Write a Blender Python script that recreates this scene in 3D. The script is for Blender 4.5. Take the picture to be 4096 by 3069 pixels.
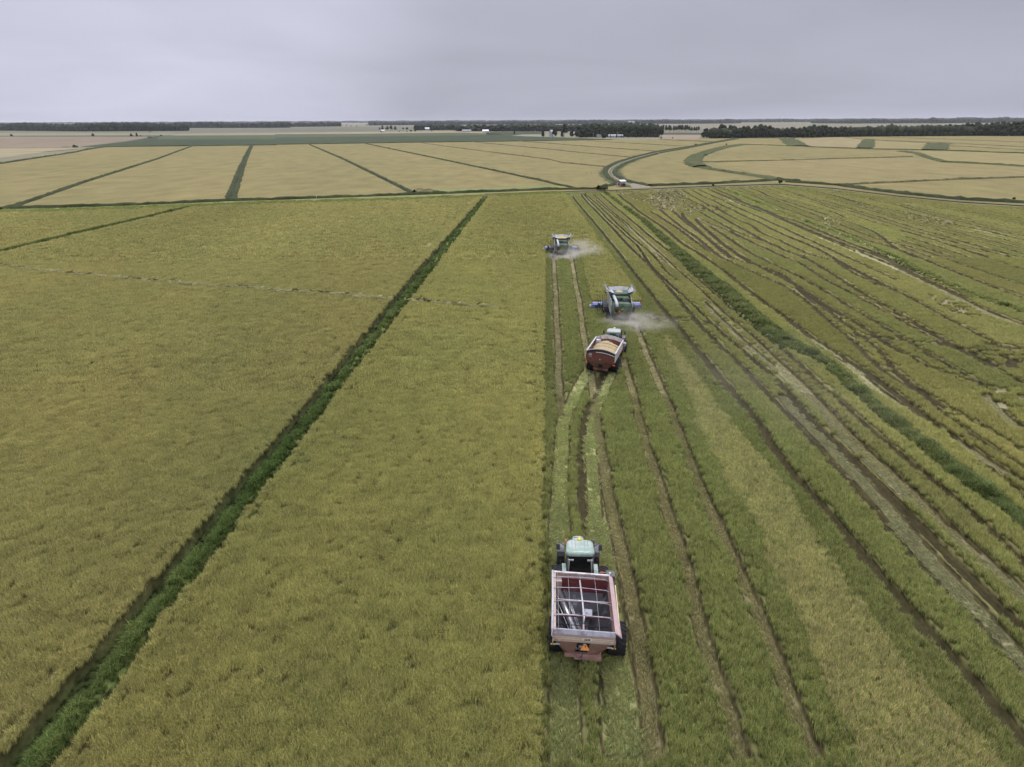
import bpy, bmesh, math, random
import numpy as np
from mathutils import Vector, Matrix, Euler
from math import radians as R, sin, cos, pi

# ---------------------------------------------------------------- camera, sky, sun, exposure
for o in list(bpy.data.objects): bpy.data.objects.remove(o, do_unlink=True)
scene = bpy.context.scene
COL = scene.collection
W0, H0, FPX = 4096.0, 3069.0, 2839.0          # photograph size and focal length in its pixels
CAMH = 28.5
PITCH, ROLL = R(20.33), R(0.26)
rt0 = np.array([1., 0, 0]); up0 = np.array([0, sin(PITCH), cos(PITCH)])
FW = np.array([0, cos(PITCH), -sin(PITCH)])
RT = rt0*cos(ROLL) - up0*sin(ROLL)
UP = up0*cos(ROLL) + rt0*sin(ROLL)
cam_d = bpy.data.cameras.new('camera'); cam = bpy.data.objects.new('camera', cam_d); COL.objects.link(cam)
cam.matrix_world = Matrix(((RT[0], UP[0], -FW[0], 0), (RT[1], UP[1], -FW[1], 0), (RT[2], UP[2], -FW[2], CAMH), (0, 0, 0, 1)))
cam_d.sensor_fit = 'HORIZONTAL'; cam_d.sensor_width = 36; cam_d.lens = 36*FPX/W0
cam_d.clip_start = 0.5; cam_d.clip_end = 40000
scene.camera = cam
scene.render.engine = 'CYCLES'
scene.view_settings.view_transform = 'Standard'; scene.view_settings.look = 'None'
scene.view_settings.exposure = 0.0; scene.view_settings.gamma = 1.0
scene.cycles.max_bounces = 4; scene.cycles.diffuse_bounces = 2; scene.cycles.glossy_bounces = 2
scene.cycles.volume_bounces = 1; scene.cycles.transparent_max_bounces = 6; scene.cycles.transmission_bounces = 3
scene.cycles.caustics_reflective = False; scene.cycles.caustics_refractive = False

SUN_EL, SUN_AZ = R(58), R(12)                  # high, ahead of the camera and slightly to the right
world = bpy.data.worlds.new("World"); scene.world = world; world.use_nodes = True
wn, wl = world.node_tree.nodes, world.node_tree.links
wn.clear()
def wnode(t, **k):
    n = wn.new(t)
    for a, b in k.items(): setattr(n, a, b)
    return n
w_out = wnode('ShaderNodeOutputWorld'); w_bg = wnode('ShaderNodeBackground'); w_bg.inputs['Strength'].default_value = 0.1
w_sky = wnode('ShaderNodeTexSky'); w_sky.sky_type = 'NISHITA'; w_sky.sun_disc = False
w_sky.sun_elevation = SUN_EL; w_sky.sun_rotation = SUN_AZ; w_sky.dust_density = 3
w_tc = wnode('ShaderNodeTexCoord'); w_sep = wnode('ShaderNodeSeparateXYZ')
wl.new(w_tc.outputs['Generated'], w_sep.inputs[0])
# overcast gradient: brighter overhead
w_gr = wnode('ShaderNodeMapRange'); w_gr.inputs['From Min'].default_value = 0.13; w_gr.inputs['From Max'].default_value = 1
w_gr.inputs['To Min'].default_value = 1.08; w_gr.inputs['To Max'].default_value = 3.9
wl.new(w_sep.outputs['Z'], w_gr.inputs['Value'])
# cloud sheets: directions projected on a flat layer so they flatten to the horizon
w_add = wnode('ShaderNodeMath', operation='ADD'); w_add.inputs[1].default_value = 0.16
w_mx = wnode('ShaderNodeMath', operation='MAXIMUM'); w_mx.inputs[1].default_value = 0.0
wl.new(w_sep.outputs['Z'], w_mx.inputs[0]); wl.new(w_mx.outputs[0], w_add.inputs[0])
w_dx = wnode('ShaderNodeMath', operation='DIVIDE'); w_dy = wnode('ShaderNodeMath', operation='DIVIDE')
wl.new(w_sep.outputs['X'], w_dx.inputs[0]); wl.new(w_add.outputs[0], w_dx.inputs[1])
wl.new(w_sep.outputs['Y'], w_dy.inputs[0]); wl.new(w_add.outputs[0], w_dy.inputs[1])
w_cb = wnode('ShaderNodeCombineXYZ'); wl.new(w_dx.outputs[0], w_cb.inputs[0]); wl.new(w_dy.outputs[0], w_cb.inputs[1])
w_n1 = wnode('ShaderNodeTexNoise'); w_n1.inputs['Scale'].default_value = 0.55; w_n1.inputs['Detail'].default_value = 7; w_n1.inputs['Roughness'].default_value = 0.5
w_n1.inputs['Distortion'].default_value = 0.5
wl.new(w_cb.outputs[0], w_n1.inputs['Vector'])
w_r1 = wnode('ShaderNodeMapRange'); w_r1.inputs['From Min'].default_value = 0.3; w_r1.inputs['From Max'].default_value = 0.7
w_r1.inputs['To Min'].default_value = 0.91; w_r1.inputs['To Max'].default_value = 1.11
wl.new(w_n1.outputs['Fac'], w_r1.inputs['Value'])
w_mul = wnode('ShaderNodeMath', operation='MULTIPLY'); wl.new(w_gr.outputs[0], w_mul.inputs[0]); wl.new(w_r1.outputs[0], w_mul.inputs[1])
# a thin brighter break in the cloud, high on the left
w_dot = wnode('ShaderNodeVectorMath', operation='DOT_PRODUCT'); wl.new(w_tc.outputs['Generated'], w_dot.inputs[0])
_v = Vector((-0.47, 0.86, 0.17)).normalized(); w_dot.inputs[1].default_value = _v
w_r2 = wnode('ShaderNodeMapRange', interpolation_type='SMOOTHSTEP'); w_r2.inputs['From Min'].default_value = 0.90; w_r2.inputs['From Max'].default_value = 1.0
w_r2.inputs['To Min'].default_value = 1.0; w_r2.inputs['To Max'].default_value = 1.42
wl.new(w_dot.outputs['Value'], w_r2.inputs['Value'])
w_mul2 = wnode('ShaderNodeMath', operation='MULTIPLY'); wl.new(w_mul.outputs[0], w_mul2.inputs[0]); wl.new(w_r2.outputs[0], w_mul2.inputs[1])
w_col = wnode('ShaderNodeVectorMath', operation='SCALE'); w_col.inputs[0].default_value = (4.08, 4.14, 5.02)
wl.new(w_mul2.outputs[0], w_col.inputs['Scale'])
w_mix = wnode('ShaderNodeMix', data_type='RGBA'); w_mix.inputs[0].default_value = 0.95
wl.new(w_sky.outputs[0], w_mix.inputs[6]); wl.new(w_col.outputs[0], w_mix.inputs[7])
wl.new(w_mix.outputs[2], w_bg.inputs['Color']); wl.new(w_bg.outputs[0], w_out.inputs[0])

sun_d = bpy.data.lights.new('sun', 'SUN'); sun_d.energy = 1.3; sun_d.angle = R(16); sun_d.color = (1.0, 0.96, 0.89)
sun = bpy.data.objects.new('sun', sun_d); COL.objects.link(sun)
_dir = Vector((sin(SUN_AZ)*cos(SUN_EL), cos(SUN_AZ)*cos(SUN_EL), sin(SUN_EL)))
sun.rotation_euler = _dir.to_track_quat('Z', 'Y').to_euler()

# ---------------------------------------------------------------- helpers
rng = np.random.default_rng(7); random.seed(7)

def gp(x, y, z=0.0):
    "point on the level z seen at pixel x, y of the photograph"
    cx = (np.asarray(x, float)-W0/2)/FPX; cy = -(np.asarray(y, float)-H0/2)/FPX
    d = FW[:, None] + RT[:, None]*np.atleast_1d(cx) + UP[:, None]*np.atleast_1d(cy)
    t = (CAMH - z)/(-d[2])
    return np.stack([d[0]*t, d[1]*t], 1)
def gp1(x, y, z=0.0):
    p = gp(x, y, z)[0]; return float(p[0]), float(p[1])
# frames in which the photograph's lines were measured: origin and magnification
FR = {'a': (2200, 740, 4.424), 'b': (2600, 740, 4.424), 'c': (3000, 740, 4.424), 'd': (3596, 740, 4.424),
      'e': (2200, 740, 2.209), 'f': (3096, 740, 2.209), 'g': (2100, 1450, 2.209), 'h': (3096, 1450, 2.209),
      'i': (2100, 2300, 2.155), 'j': (3096, 2300, 2.155), 'k': (0, 2300, 2.155), 'l': (1000, 1100, 2.209),
      'm': (0, 440, 2.011), 'n': (1100, 440, 2.011), 'o': (2100, 440, 2.011), 'p': (3000, 440, 2.018), 's': (0, 0, 1.0), 'q': (0, 780, 2.212)}
def line(txt, z=0.0):
    "'a 10,20 30,40 b 5,6' -> ground points"
    fr = FR['s']; xs = []; ys = []
    for w in txt.split():
        if w in FR: fr = FR[w]; continue
        a, b = w.split(','); xs.append(fr[0]+float(a)/fr[2]); ys.append(fr[1]+float(b)/fr[2])
    return gp(xs, ys, z)

def setp(o, label=None, cat=None, group=None, kind=None):
    if label: o['label'] = label
    if cat: o['category'] = cat
    if group: o['group'] = group
    if kind: o['kind'] = kind
    return o
def link(o, parent=None):
    COL.objects.link(o)
    if parent is not None: o.parent = parent
    return o
def thing(name, label, cat, loc=(0, 0, 0), rot=(0, 0, 0), group=None):
    o = bpy.data.objects.new(name, None); o.empty_display_size = 0.3; link(o); o.location = loc; o.rotation_euler = rot
    return setp(o, label, cat, group)
def mesh_np(name, V, F, mat=None, smooth=False, attrs=None):
    me = bpy.data.meshes.new(name)
    V = np.asarray(V, np.float32); F = np.asarray(F, np.int32)
    me.vertices.add(len(V)); me.vertices.foreach_set('co', V.ravel())
    if len(F):
        n = F.shape[1]
        me.loops.add(F.size); me.loops.foreach_set('vertex_index', F.ravel())
        me.polygons.add(len(F)); me.polygons.foreach_set('loop_start', np.arange(0, F.size, n, dtype=np.int32))
        me.polygons.foreach_set('loop_total', np.full(len(F), n, np.int32))
        if smooth: me.polygons.foreach_set('use_smooth', np.ones(len(F), bool))
    me.update(calc_edges=True)
    for an, (ty, arr) in (attrs or {}).items():
        at = me.attributes.new(an, ty, 'POINT'); arr = np.asarray(arr, np.float32)
        at.data.foreach_set({'FLOAT_COLOR': 'color', 'FLOAT_VECTOR': 'vector', 'FLOAT': 'value'}[ty], arr.ravel())
    if mat: me.materials.append(mat)
    return me

# ---------------------------------------------------------------- materials
def nt(mat): return mat.node_tree.nodes, mat.node_tree.links
def mk(name, col, rough=0.6, metal=0.0, var=0.15, scale=3.0, dirt=None, dirt_amt=0.0, spec=0.5, bump=0.0, coat=0.0, dscale=1.2):
    m = bpy.data.materials.new(name); m.use_nodes = True; n, l = nt(m); b = n['Principled BSDF']
    b.inputs['Roughness'].default_value = rough; b.inputs['Metallic'].default_value = metal
    b.inputs['Specular IOR Level'].default_value = spec
    if coat: b.inputs['Coat Weight'].default_value = coat
    tc = n.new('ShaderNodeTexCoord'); no = n.new('ShaderNodeTexNoise'); no.inputs['Scale'].default_value = scale; no.inputs['Detail'].default_value = 5
    l.new(tc.outputs['Object'], no.inputs['Vector'])
    mr = n.new('ShaderNodeMapRange'); mr.inputs['From Min'].default_value = .3; mr.inputs['From Max'].default_value = .7
    mr.inputs['To Min'].default_value = 1-var; mr.inputs['To Max'].default_value = 1+var; l.new(no.outputs['Fac'], mr.inputs['Value'])
    sc = n.new('ShaderNodeVectorMath'); sc.operation = 'SCALE'; sc.inputs[0].default_value = col; l.new(mr.outputs[0], sc.inputs['Scale'])
    out = sc.outputs[0]
    if dirt:
        n2 = n.new('ShaderNodeTexNoise'); n2.inputs['Scale'].default_value = dscale; n2.inputs['Detail'].default_value = 8; n2.inputs['Roughness'].default_value = .65
        l.new(tc.outputs['Object'], n2.inputs['Vector'])
        m2 = n.new('ShaderNodeMapRange'); m2.inputs['From Min'].default_value = .62-dirt_amt*.35; m2.inputs['From Max'].default_value = .72-dirt_amt*.25
        m2.inputs['To Max'].default_value = min(1, .5+dirt_amt); l.new(n2.outputs['Fac'], m2.inputs['Value'])
        mx = n.new('ShaderNodeMix'); mx.data_type = 'RGBA'; l.new(m2.outputs[0], mx.inputs[0]); l.new(out, mx.inputs[6])
        mx.inputs[7].default_value = (*dirt, 1); out = mx.outputs[2]
    l.new(out, b.inputs['Base Color'])
    if bump:
        bp = n.new('ShaderNodeBump'); bp.inputs['Strength'].default_value = bump; bp.inputs['Distance'].default_value = .05
        l.new(no.outputs['Fac'], bp.inputs['Height']); l.new(bp.outputs[0], b.inputs['Normal'])
    return m

def land_mat(name, col, var=.12, s1=.012, s2=.25, col2=None, streak=0, rough=.9, fine=.10, fscale=1.3, use_tint=False):
    "open ground or distant crop: broad patches, mid mottling and fine grain in world metres"
    m = bpy.data.materials.new(name); m.use_nodes = True; n, l = nt(m); b = n['Principled BSDF']
    b.inputs['Roughness'].default_value = rough; b.inputs['Specular IOR Level'].default_value = .15
    ge = n.new('ShaderNodeNewGeometry')
    def noise(s, det, st=None):
        mp = n.new('ShaderNodeMapping'); mp.inputs['Scale'].default_value = st or (1, 1, 1); l.new(ge.outputs['Position'], mp.inputs['Vector'])
        a = n.new('ShaderNodeTexNoise'); a.inputs['Scale'].default_value = s; a.inputs['Detail'].default_value = det; l.new(mp.outputs[0], a.inputs['Vector']); return a.outputs['Fac']
    def rngm(x, lo, hi, a=.3, c=.7):
        r = n.new('ShaderNodeMapRange'); r.inputs['From Min'].default_value = a; r.inputs['From Max'].default_value = c
        r.inputs['To Min'].default_value = lo; r.inputs['To Max'].default_value = hi; l.new(x, r.inputs['Value']); return r.outputs[0]
    f1 = rngm(noise(s1, 5, (1, .5, 1)), 0, 1)
    base = n.new('ShaderNodeMix'); base.data_type = 'RGBA'; l.new(f1, base.inputs[0])
    c2 = col2 or tuple(c*(1+var) for c in col)
    if use_tint:
        at = n.new('ShaderNodeAttribute'); at.attribute_name = 'tint'
        l.new(at.outputs['Color'], base.inputs[6])
        ml = n.new('ShaderNodeVectorMath'); ml.operation = 'MULTIPLY'; l.new(at.outputs['Color'], ml.inputs[0]); ml.inputs[1].default_value = c2
        l.new(ml.outputs[0], base.inputs[7])
    else:
        base.inputs[6].default_value = (*col, 1); base.inputs[7].default_value = (*c2, 1)
    g = rngm(noise(s2, 6, (1, .45, 1)), 1-var, 1+var)
    h = rngm(noise(fscale, 4), 1-fine, 1+fine)
    mu = n.new('ShaderNodeMath'); mu.operation = 'MULTIPLY'; l.new(g, mu.inputs[0]); l.new(h, mu.inputs[1])
    sc = n.new('ShaderNodeVectorMath'); sc.operation = 'SCALE'; l.new(base.outputs[2], sc.inputs[0]); l.new(mu.outputs[0], sc.inputs['Scale'])
    l.new(sc.outputs[0], b.inputs['Base Color'])
    return m

def blade_mat(name, c2=(1.12, 1.0, .95), var=.14, attr='INSTANCER'):
    "leaf blades: colour of the stand x colour of the single blade x broad patches over the field"
    m = bpy.data.materials.new(name); m.use_nodes = True; n, l = nt(m); b = n['Principled BSDF']
    b.inputs['Roughness'].default_value = .65; b.inputs['Specular IOR Level'].default_value = .2
    at = n.new('ShaderNodeAttribute'); at.attribute_name = 'tint'; at.attribute_type = attr
    vc = n.new('ShaderNodeAttribute'); vc.attribute_name = 'vc'
    ge = n.new('ShaderNodeNewGeometry')
    mp = n.new('ShaderNodeMapping'); mp.inputs['Scale'].default_value = (1, .5, 1); l.new(ge.outputs['Position'], mp.inputs['Vector'])
    a = n.new('ShaderNodeTexNoise'); a.inputs['Scale'].default_value = .05; a.inputs['Detail'].default_value = 5; l.new(mp.outputs[0], a.inputs['Vector'])
    a2 = n.new('ShaderNodeTexNoise'); a2.inputs['Scale'].default_value = .6; a2.inputs['Detail'].default_value = 3; l.new(ge.outputs['Position'], a2.inputs['Vector'])
    r = n.new('ShaderNodeMapRange'); r.inputs['From Min'].default_value = .32; r.inputs['From Max'].default_value = .68; l.new(a.outputs['Fac'], r.inputs['Value'])
    mx = n.new('ShaderNodeMix'); mx.data_type = 'RGBA'; mx.inputs[6].default_value = (1-var, 1-var*.6, 1-var, 1); mx.inputs[7].default_value = (*c2, 1); l.new(r.outputs[0], mx.inputs[0])
    r2 = n.new('ShaderNodeMapRange'); r2.inputs['From Min'].default_value = .3; r2.inputs['From Max'].default_value = .7
    r2.inputs['To Min'].default_value = .90; r2.inputs['To Max'].default_value = 1.10; l.new(a2.outputs['Fac'], r2.inputs['Value'])
    m1 = n.new('ShaderNodeVectorMath'); m1.operation = 'MULTIPLY'; l.new(at.outputs['Color' if attr != 'INSTANCER' else 'Vector'], m1.inputs[0]); l.new(vc.outputs['Color'], m1.inputs[1])
    m2 = n.new('ShaderNodeVectorMath'); m2.operation = 'MULTIPLY'; l.new(m1.outputs[0], m2.inputs[0]); l.new(mx.outputs[2], m2.inputs[1])
    m3 = n.new('ShaderNodeVectorMath'); m3.operation = 'SCALE'; l.new(m2.outputs[0], m3.inputs[0]); l.new(r2.outputs[0], m3.inputs['Scale'])
    l.new(m3.outputs[0], b.inputs['Base Color'])
    tr = n.new('ShaderNodeBsdfTranslucent'); l.new(m3.outputs[0], tr.inputs['Color'])
    ms = n.new('ShaderNodeMixShader'); ms.inputs[0].default_value = .3
    l.new(b.outputs[0], ms.inputs[1]); l.new(tr.outputs[0], ms.inputs[2]); l.new(ms.outputs[0], n['Material Output'].inputs['Surface'])
    return m

# ---------------------------------------------------------------- the near rice fields as relief
def steps(*seg):
    out = [seg[0][0]]
    for a, b, s in seg:
        out += list(np.arange(a, b, s)[1:] if abs(out[-1]-a) < 1e-6 else np.arange(a, b, s))
    return np.array(out)
XS = steps((-262, -60, .7), (-60, -32, .45), (-32, -4, .2), (-4, 44, .1), (44, 256, .2))
YS = steps((18, 70, .3), (70, 150, .5), (150, 372, .75))
NX, NY = len(XS), len(YS)
GX, GY = np.meshgrid(XS, YS)                  # rows are Y
C0 = line('s 0,843 m 1000,779 n 0,735 1100,705 2212,662 o 600,655 1000,640 1500,618 2000,603 p 300,608 700,640 1200,700 1700,748 2212,778', .8)
C0 = C0[np.argsort(C0[:, 0])]
c0y = np.interp(XS, C0[:, 0], C0[:, 1])
c0y[XS < C0[0, 0]] = C0[0, 1] + (XS[XS < C0[0, 0]]-C0[0, 0])*(C0[1, 1]-C0[0, 1])/(C0[1, 0]-C0[0, 0])
c0y[XS > C0[-1, 0]] = C0[-1, 1] + (XS[XS > C0[-1, 0]]-C0[-1, 0])*(C0[-1, 1]-C0[-2, 1])/(C0[-1, 0]-C0[-2, 0])

RIPE = np.array([.458, .434, .170]); STUB = np.array([.362, .380, .132]); STUBY = np.array([.455, .440, .160]); TAN = np.array([.505, .480, .205])
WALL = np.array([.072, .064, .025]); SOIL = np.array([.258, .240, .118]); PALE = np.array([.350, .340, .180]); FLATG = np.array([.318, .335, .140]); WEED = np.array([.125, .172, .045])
DARK = np.array([.046, .042, .017])  # WALL and DARK: stalk and mud brown, deepened with painted groove shade

def fx(txt, z=.5):
    p = line(txt, z); p = p[np.argsort(p[:, 1])]
    return lambda Y: np.interp(Y, p[:, 1], p[:, 0])
def fxe(txt, z=.5):
    "as fx but extended straight beyond both ends"
    p = line(txt, z); p = p[np.argsort(p[:, 1])]
    def f(Y):
        Y = np.asarray(Y, float); r = np.interp(Y, p[:, 1], p[:, 0])
        s0 = (p[1, 0]-p[0, 0])/(p[1, 1]-p[0, 1]); s1 = (p[-1, 0]-p[-2, 0])/(p[-1, 1]-p[-2, 1])
        r = np.where(Y < p[0, 1], p[0, 0]+(Y-p[0, 1])*s0, r); return np.where(Y > p[-1, 1], p[-1, 0]+(Y-p[-1, 1])*s1, r)
    return f
E1 = fxe('s 2182,1000 2175,1450 2165,2300 2156,3069', .8)
E2 = fxe('a 270,165 380,330 560,540 740,790 860,980 1110,1290 e 640,760 740,900 800,1010 900,1160 g 1450,0 1640,270 1870,570 h 10,960 j 640,60 850,330 1100,690 1300,920 1560,1200 1850,1500', .7)
WL = fxe('e 950,1250 1020,1370 g 1330,0 1400,220 1530,520 1640,720 1740,900 1870,1150 1990,1400 2100,1657 j 180,330 330,620 480,880 580,1150 700,1350 780,1600', .65)
SW1 = fxe('s 2318,995 e 290,690 340,920 362,1010', .6)
YC1, YC2 = 165.5, 113.0                        # where the two headers are cutting
def wob(Y, k, a=.12):
    return a*(np.sin(Y*.21+k*1.7)+.6*np.sin(Y*.53+k*2.9)+.4*np.sin(Y*1.13+k*5.1))

H = np.full((NY, NX), .95); T = np.empty((NY, NX, 3)); T[:] = RIPE; CL = np.zeros((NY, NX), np.int8)   # 0 standing 1 stubble 2 weeds
e1 = E1(YS)+wob(YS, 1, .03); e2 = E2(YS)+wob(YS, 2, .07); wl_ = WL(YS)+wob(YS, 3, .25); s1 = SW1(YS)
for j, y in enumerate(YS):
    x = XS
    stub = (x > e2[j])
    if y < YC1: stub |= (x > e1[j]) & (x < (s1[j] if y > YC2 else 1e9))
    CL[j, stub] = 1
    k = np.clip((x-e2[j])/16, 0, 1)[:, None]
    T[j] = np.where(stub[:, None], STUB*(1-k)+STUBY*k, T[j])
    if y > YC2: T[j] = np.where((stub & (x > e2[j]))[:, None], (STUB*.6+STUBY*.4)*(1-k)+STUBY*k, T[j])
    wedge = (x > wl_[j]) & (x < e2[j]) & (y < 106)
    T[j] = np.where(wedge[:, None], (TAN*.9+STUBY*.1), T[j])
H[CL == 1] = .68
# faint green strips along the cut edge and where the swaths meet
for off, w, c in ((.9, .75, STUB*.88),):
    d = GX-(e1[:, None]+off); T = np.where(((np.abs(d) < w) & (GY < YC1))[..., None], c, T)
d = GX-(e2[:, None]+1.0); T = np.where(((np.abs(d) < 1.1) & (GY < 240))[..., None], STUB*.9, T)

TS, HS = T, H; M = np.zeros((NY, NX))                         # 1 inside a wheel track
def carve(txt, w=.55, floor=.06, tint=DARK, z=.35, edge=.22, wall=WALL, k=0, wa=.10, keep=False, jag=0.0, grow=0.0, ext=False):
    "press a track of width w into the stand along a measured line"
    global H, T, M
    p = line(txt, z)
    hor = abs(p[-1, 0]-p[0, 0]) > 1.6*abs(p[-1, 1]-p[0, 1])
    if hor:
        p = p[np.argsort(p[:, 0])]; i0, i1 = np.searchsorted(XS, (p[0, 0], p[-1, 0]))
        c = np.interp(XS[i0:i1], p[:, 0], p[:, 1])+wob(XS[i0:i1], k, wa)
        dist = np.abs(GY[:, i0:i1]-c[None, :]); sl = (slice(None), slice(i0, i1)); e = max(edge, .4)
        sp = np.gradient(c, XS[i0:i1]); dist = dist/np.sqrt(1+sp**2)[None, :]
    else:
        p = p[np.argsort(p[:, 1])]
        if ext and p[0, 1] < 62: d_ = (p[0]-p[2])/np.linalg.norm(p[0]-p[2]); p = np.vstack([p[0]+d_*34, p])
        i0, i1 = np.searchsorted(YS, (p[0, 1], p[-1, 1]))
        if i1-i0 < 2: return
        c = np.interp(YS[i0:i1], p[:, 1], p[:, 0])
        for _ in range(3 if i1-i0 > 40 else 0):                # the machines steered smoothly
            n_ = 13; c = np.convolve(np.r_[2*c[0]-c[1:n_][::-1], c, 2*c[-1]-c[-n_:-1][::-1]], np.ones(n_)/n_, 'same')[n_-1:n_-1+len(c)]
        c = c+wob(YS[i0:i1], k, wa)
        dist = np.abs(GX[i0:i1]-c[:, None]); sl = (slice(i0, i1), slice(None)); e = edge
        if grow: dist = dist/(1+grow*np.clip((YS[i0:i1]-55)/75, 0, 1))[:, None]
    if jag: dist = dist+rng.normal(0, jag, dist.shape)
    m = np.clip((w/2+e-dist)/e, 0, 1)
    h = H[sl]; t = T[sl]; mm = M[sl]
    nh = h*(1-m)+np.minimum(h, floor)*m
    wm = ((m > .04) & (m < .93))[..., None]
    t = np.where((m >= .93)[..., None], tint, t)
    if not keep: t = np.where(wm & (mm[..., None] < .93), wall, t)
    H[sl] = nh; T[sl] = t; M[sl] = np.maximum(mm, m)

def rough(poly, amp, tint=None, z=.5, dens=.5, cell=1.1):
    "trampled, turned-over ground inside a measured polygon"
    global H, T, M
    p = line(poly, z); ins = np.zeros((NY, NX), bool)
    j = len(p)-1
    for i in range(len(p)):
        xi, yi, xj, yj = *p[i], *p[j]
        if abs(yj-yi) > 1e-9:
            ins ^= ((yi > GY) != (yj > GY)) & (GX < (xj-xi)*(GY-yi)/(yj-yi)+xi)
        j = i
    idx = np.argwhere(ins)
    if not len(idx): return
    (j0, i0), (j1, i1) = idx.min(0), idx.max(0)
    gx, gy = GX[j0:j1+1, i0:i1+1], GY[j0:j1+1, i0:i1+1]
    f = np.zeros_like(gx)
    for q in range(7):
        a = rng.uniform(0, pi); s = cell*rng.uniform(.5, 1.5)
        f += np.sin((gx*cos(a)+gy*sin(a)*.6)*2*pi/s/2.2+rng.uniform(0, 6)+1.5*np.sin(gx*.3+gy*.2*q))
    f = f/3.0
    sel = ins[j0:j1+1, i0:i1+1] & (M[j0:j1+1, i0:i1+1] < .3)
    low = sel & (f < (dens-.5)*2)
    h = H[j0:j1+1, i0:i1+1]; t = T[j0:j1+1, i0:i1+1]
    h[sel] = np.clip(h[sel]+amp*f[sel]*.5-.1, .06, 1.0); h[low] = np.clip(.08+.25*np.clip(f[low]+1, 0, 1), .05, .6)
    if tint is not None: t[low] = tint
    edge = sel & ~low & (f < (dens-.5)*2+.35); t[edge] = WALL*1.15
    mm = M[j0:j1+1, i0:i1+1]; mm[low] = np.maximum(mm[low], .6)

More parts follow.
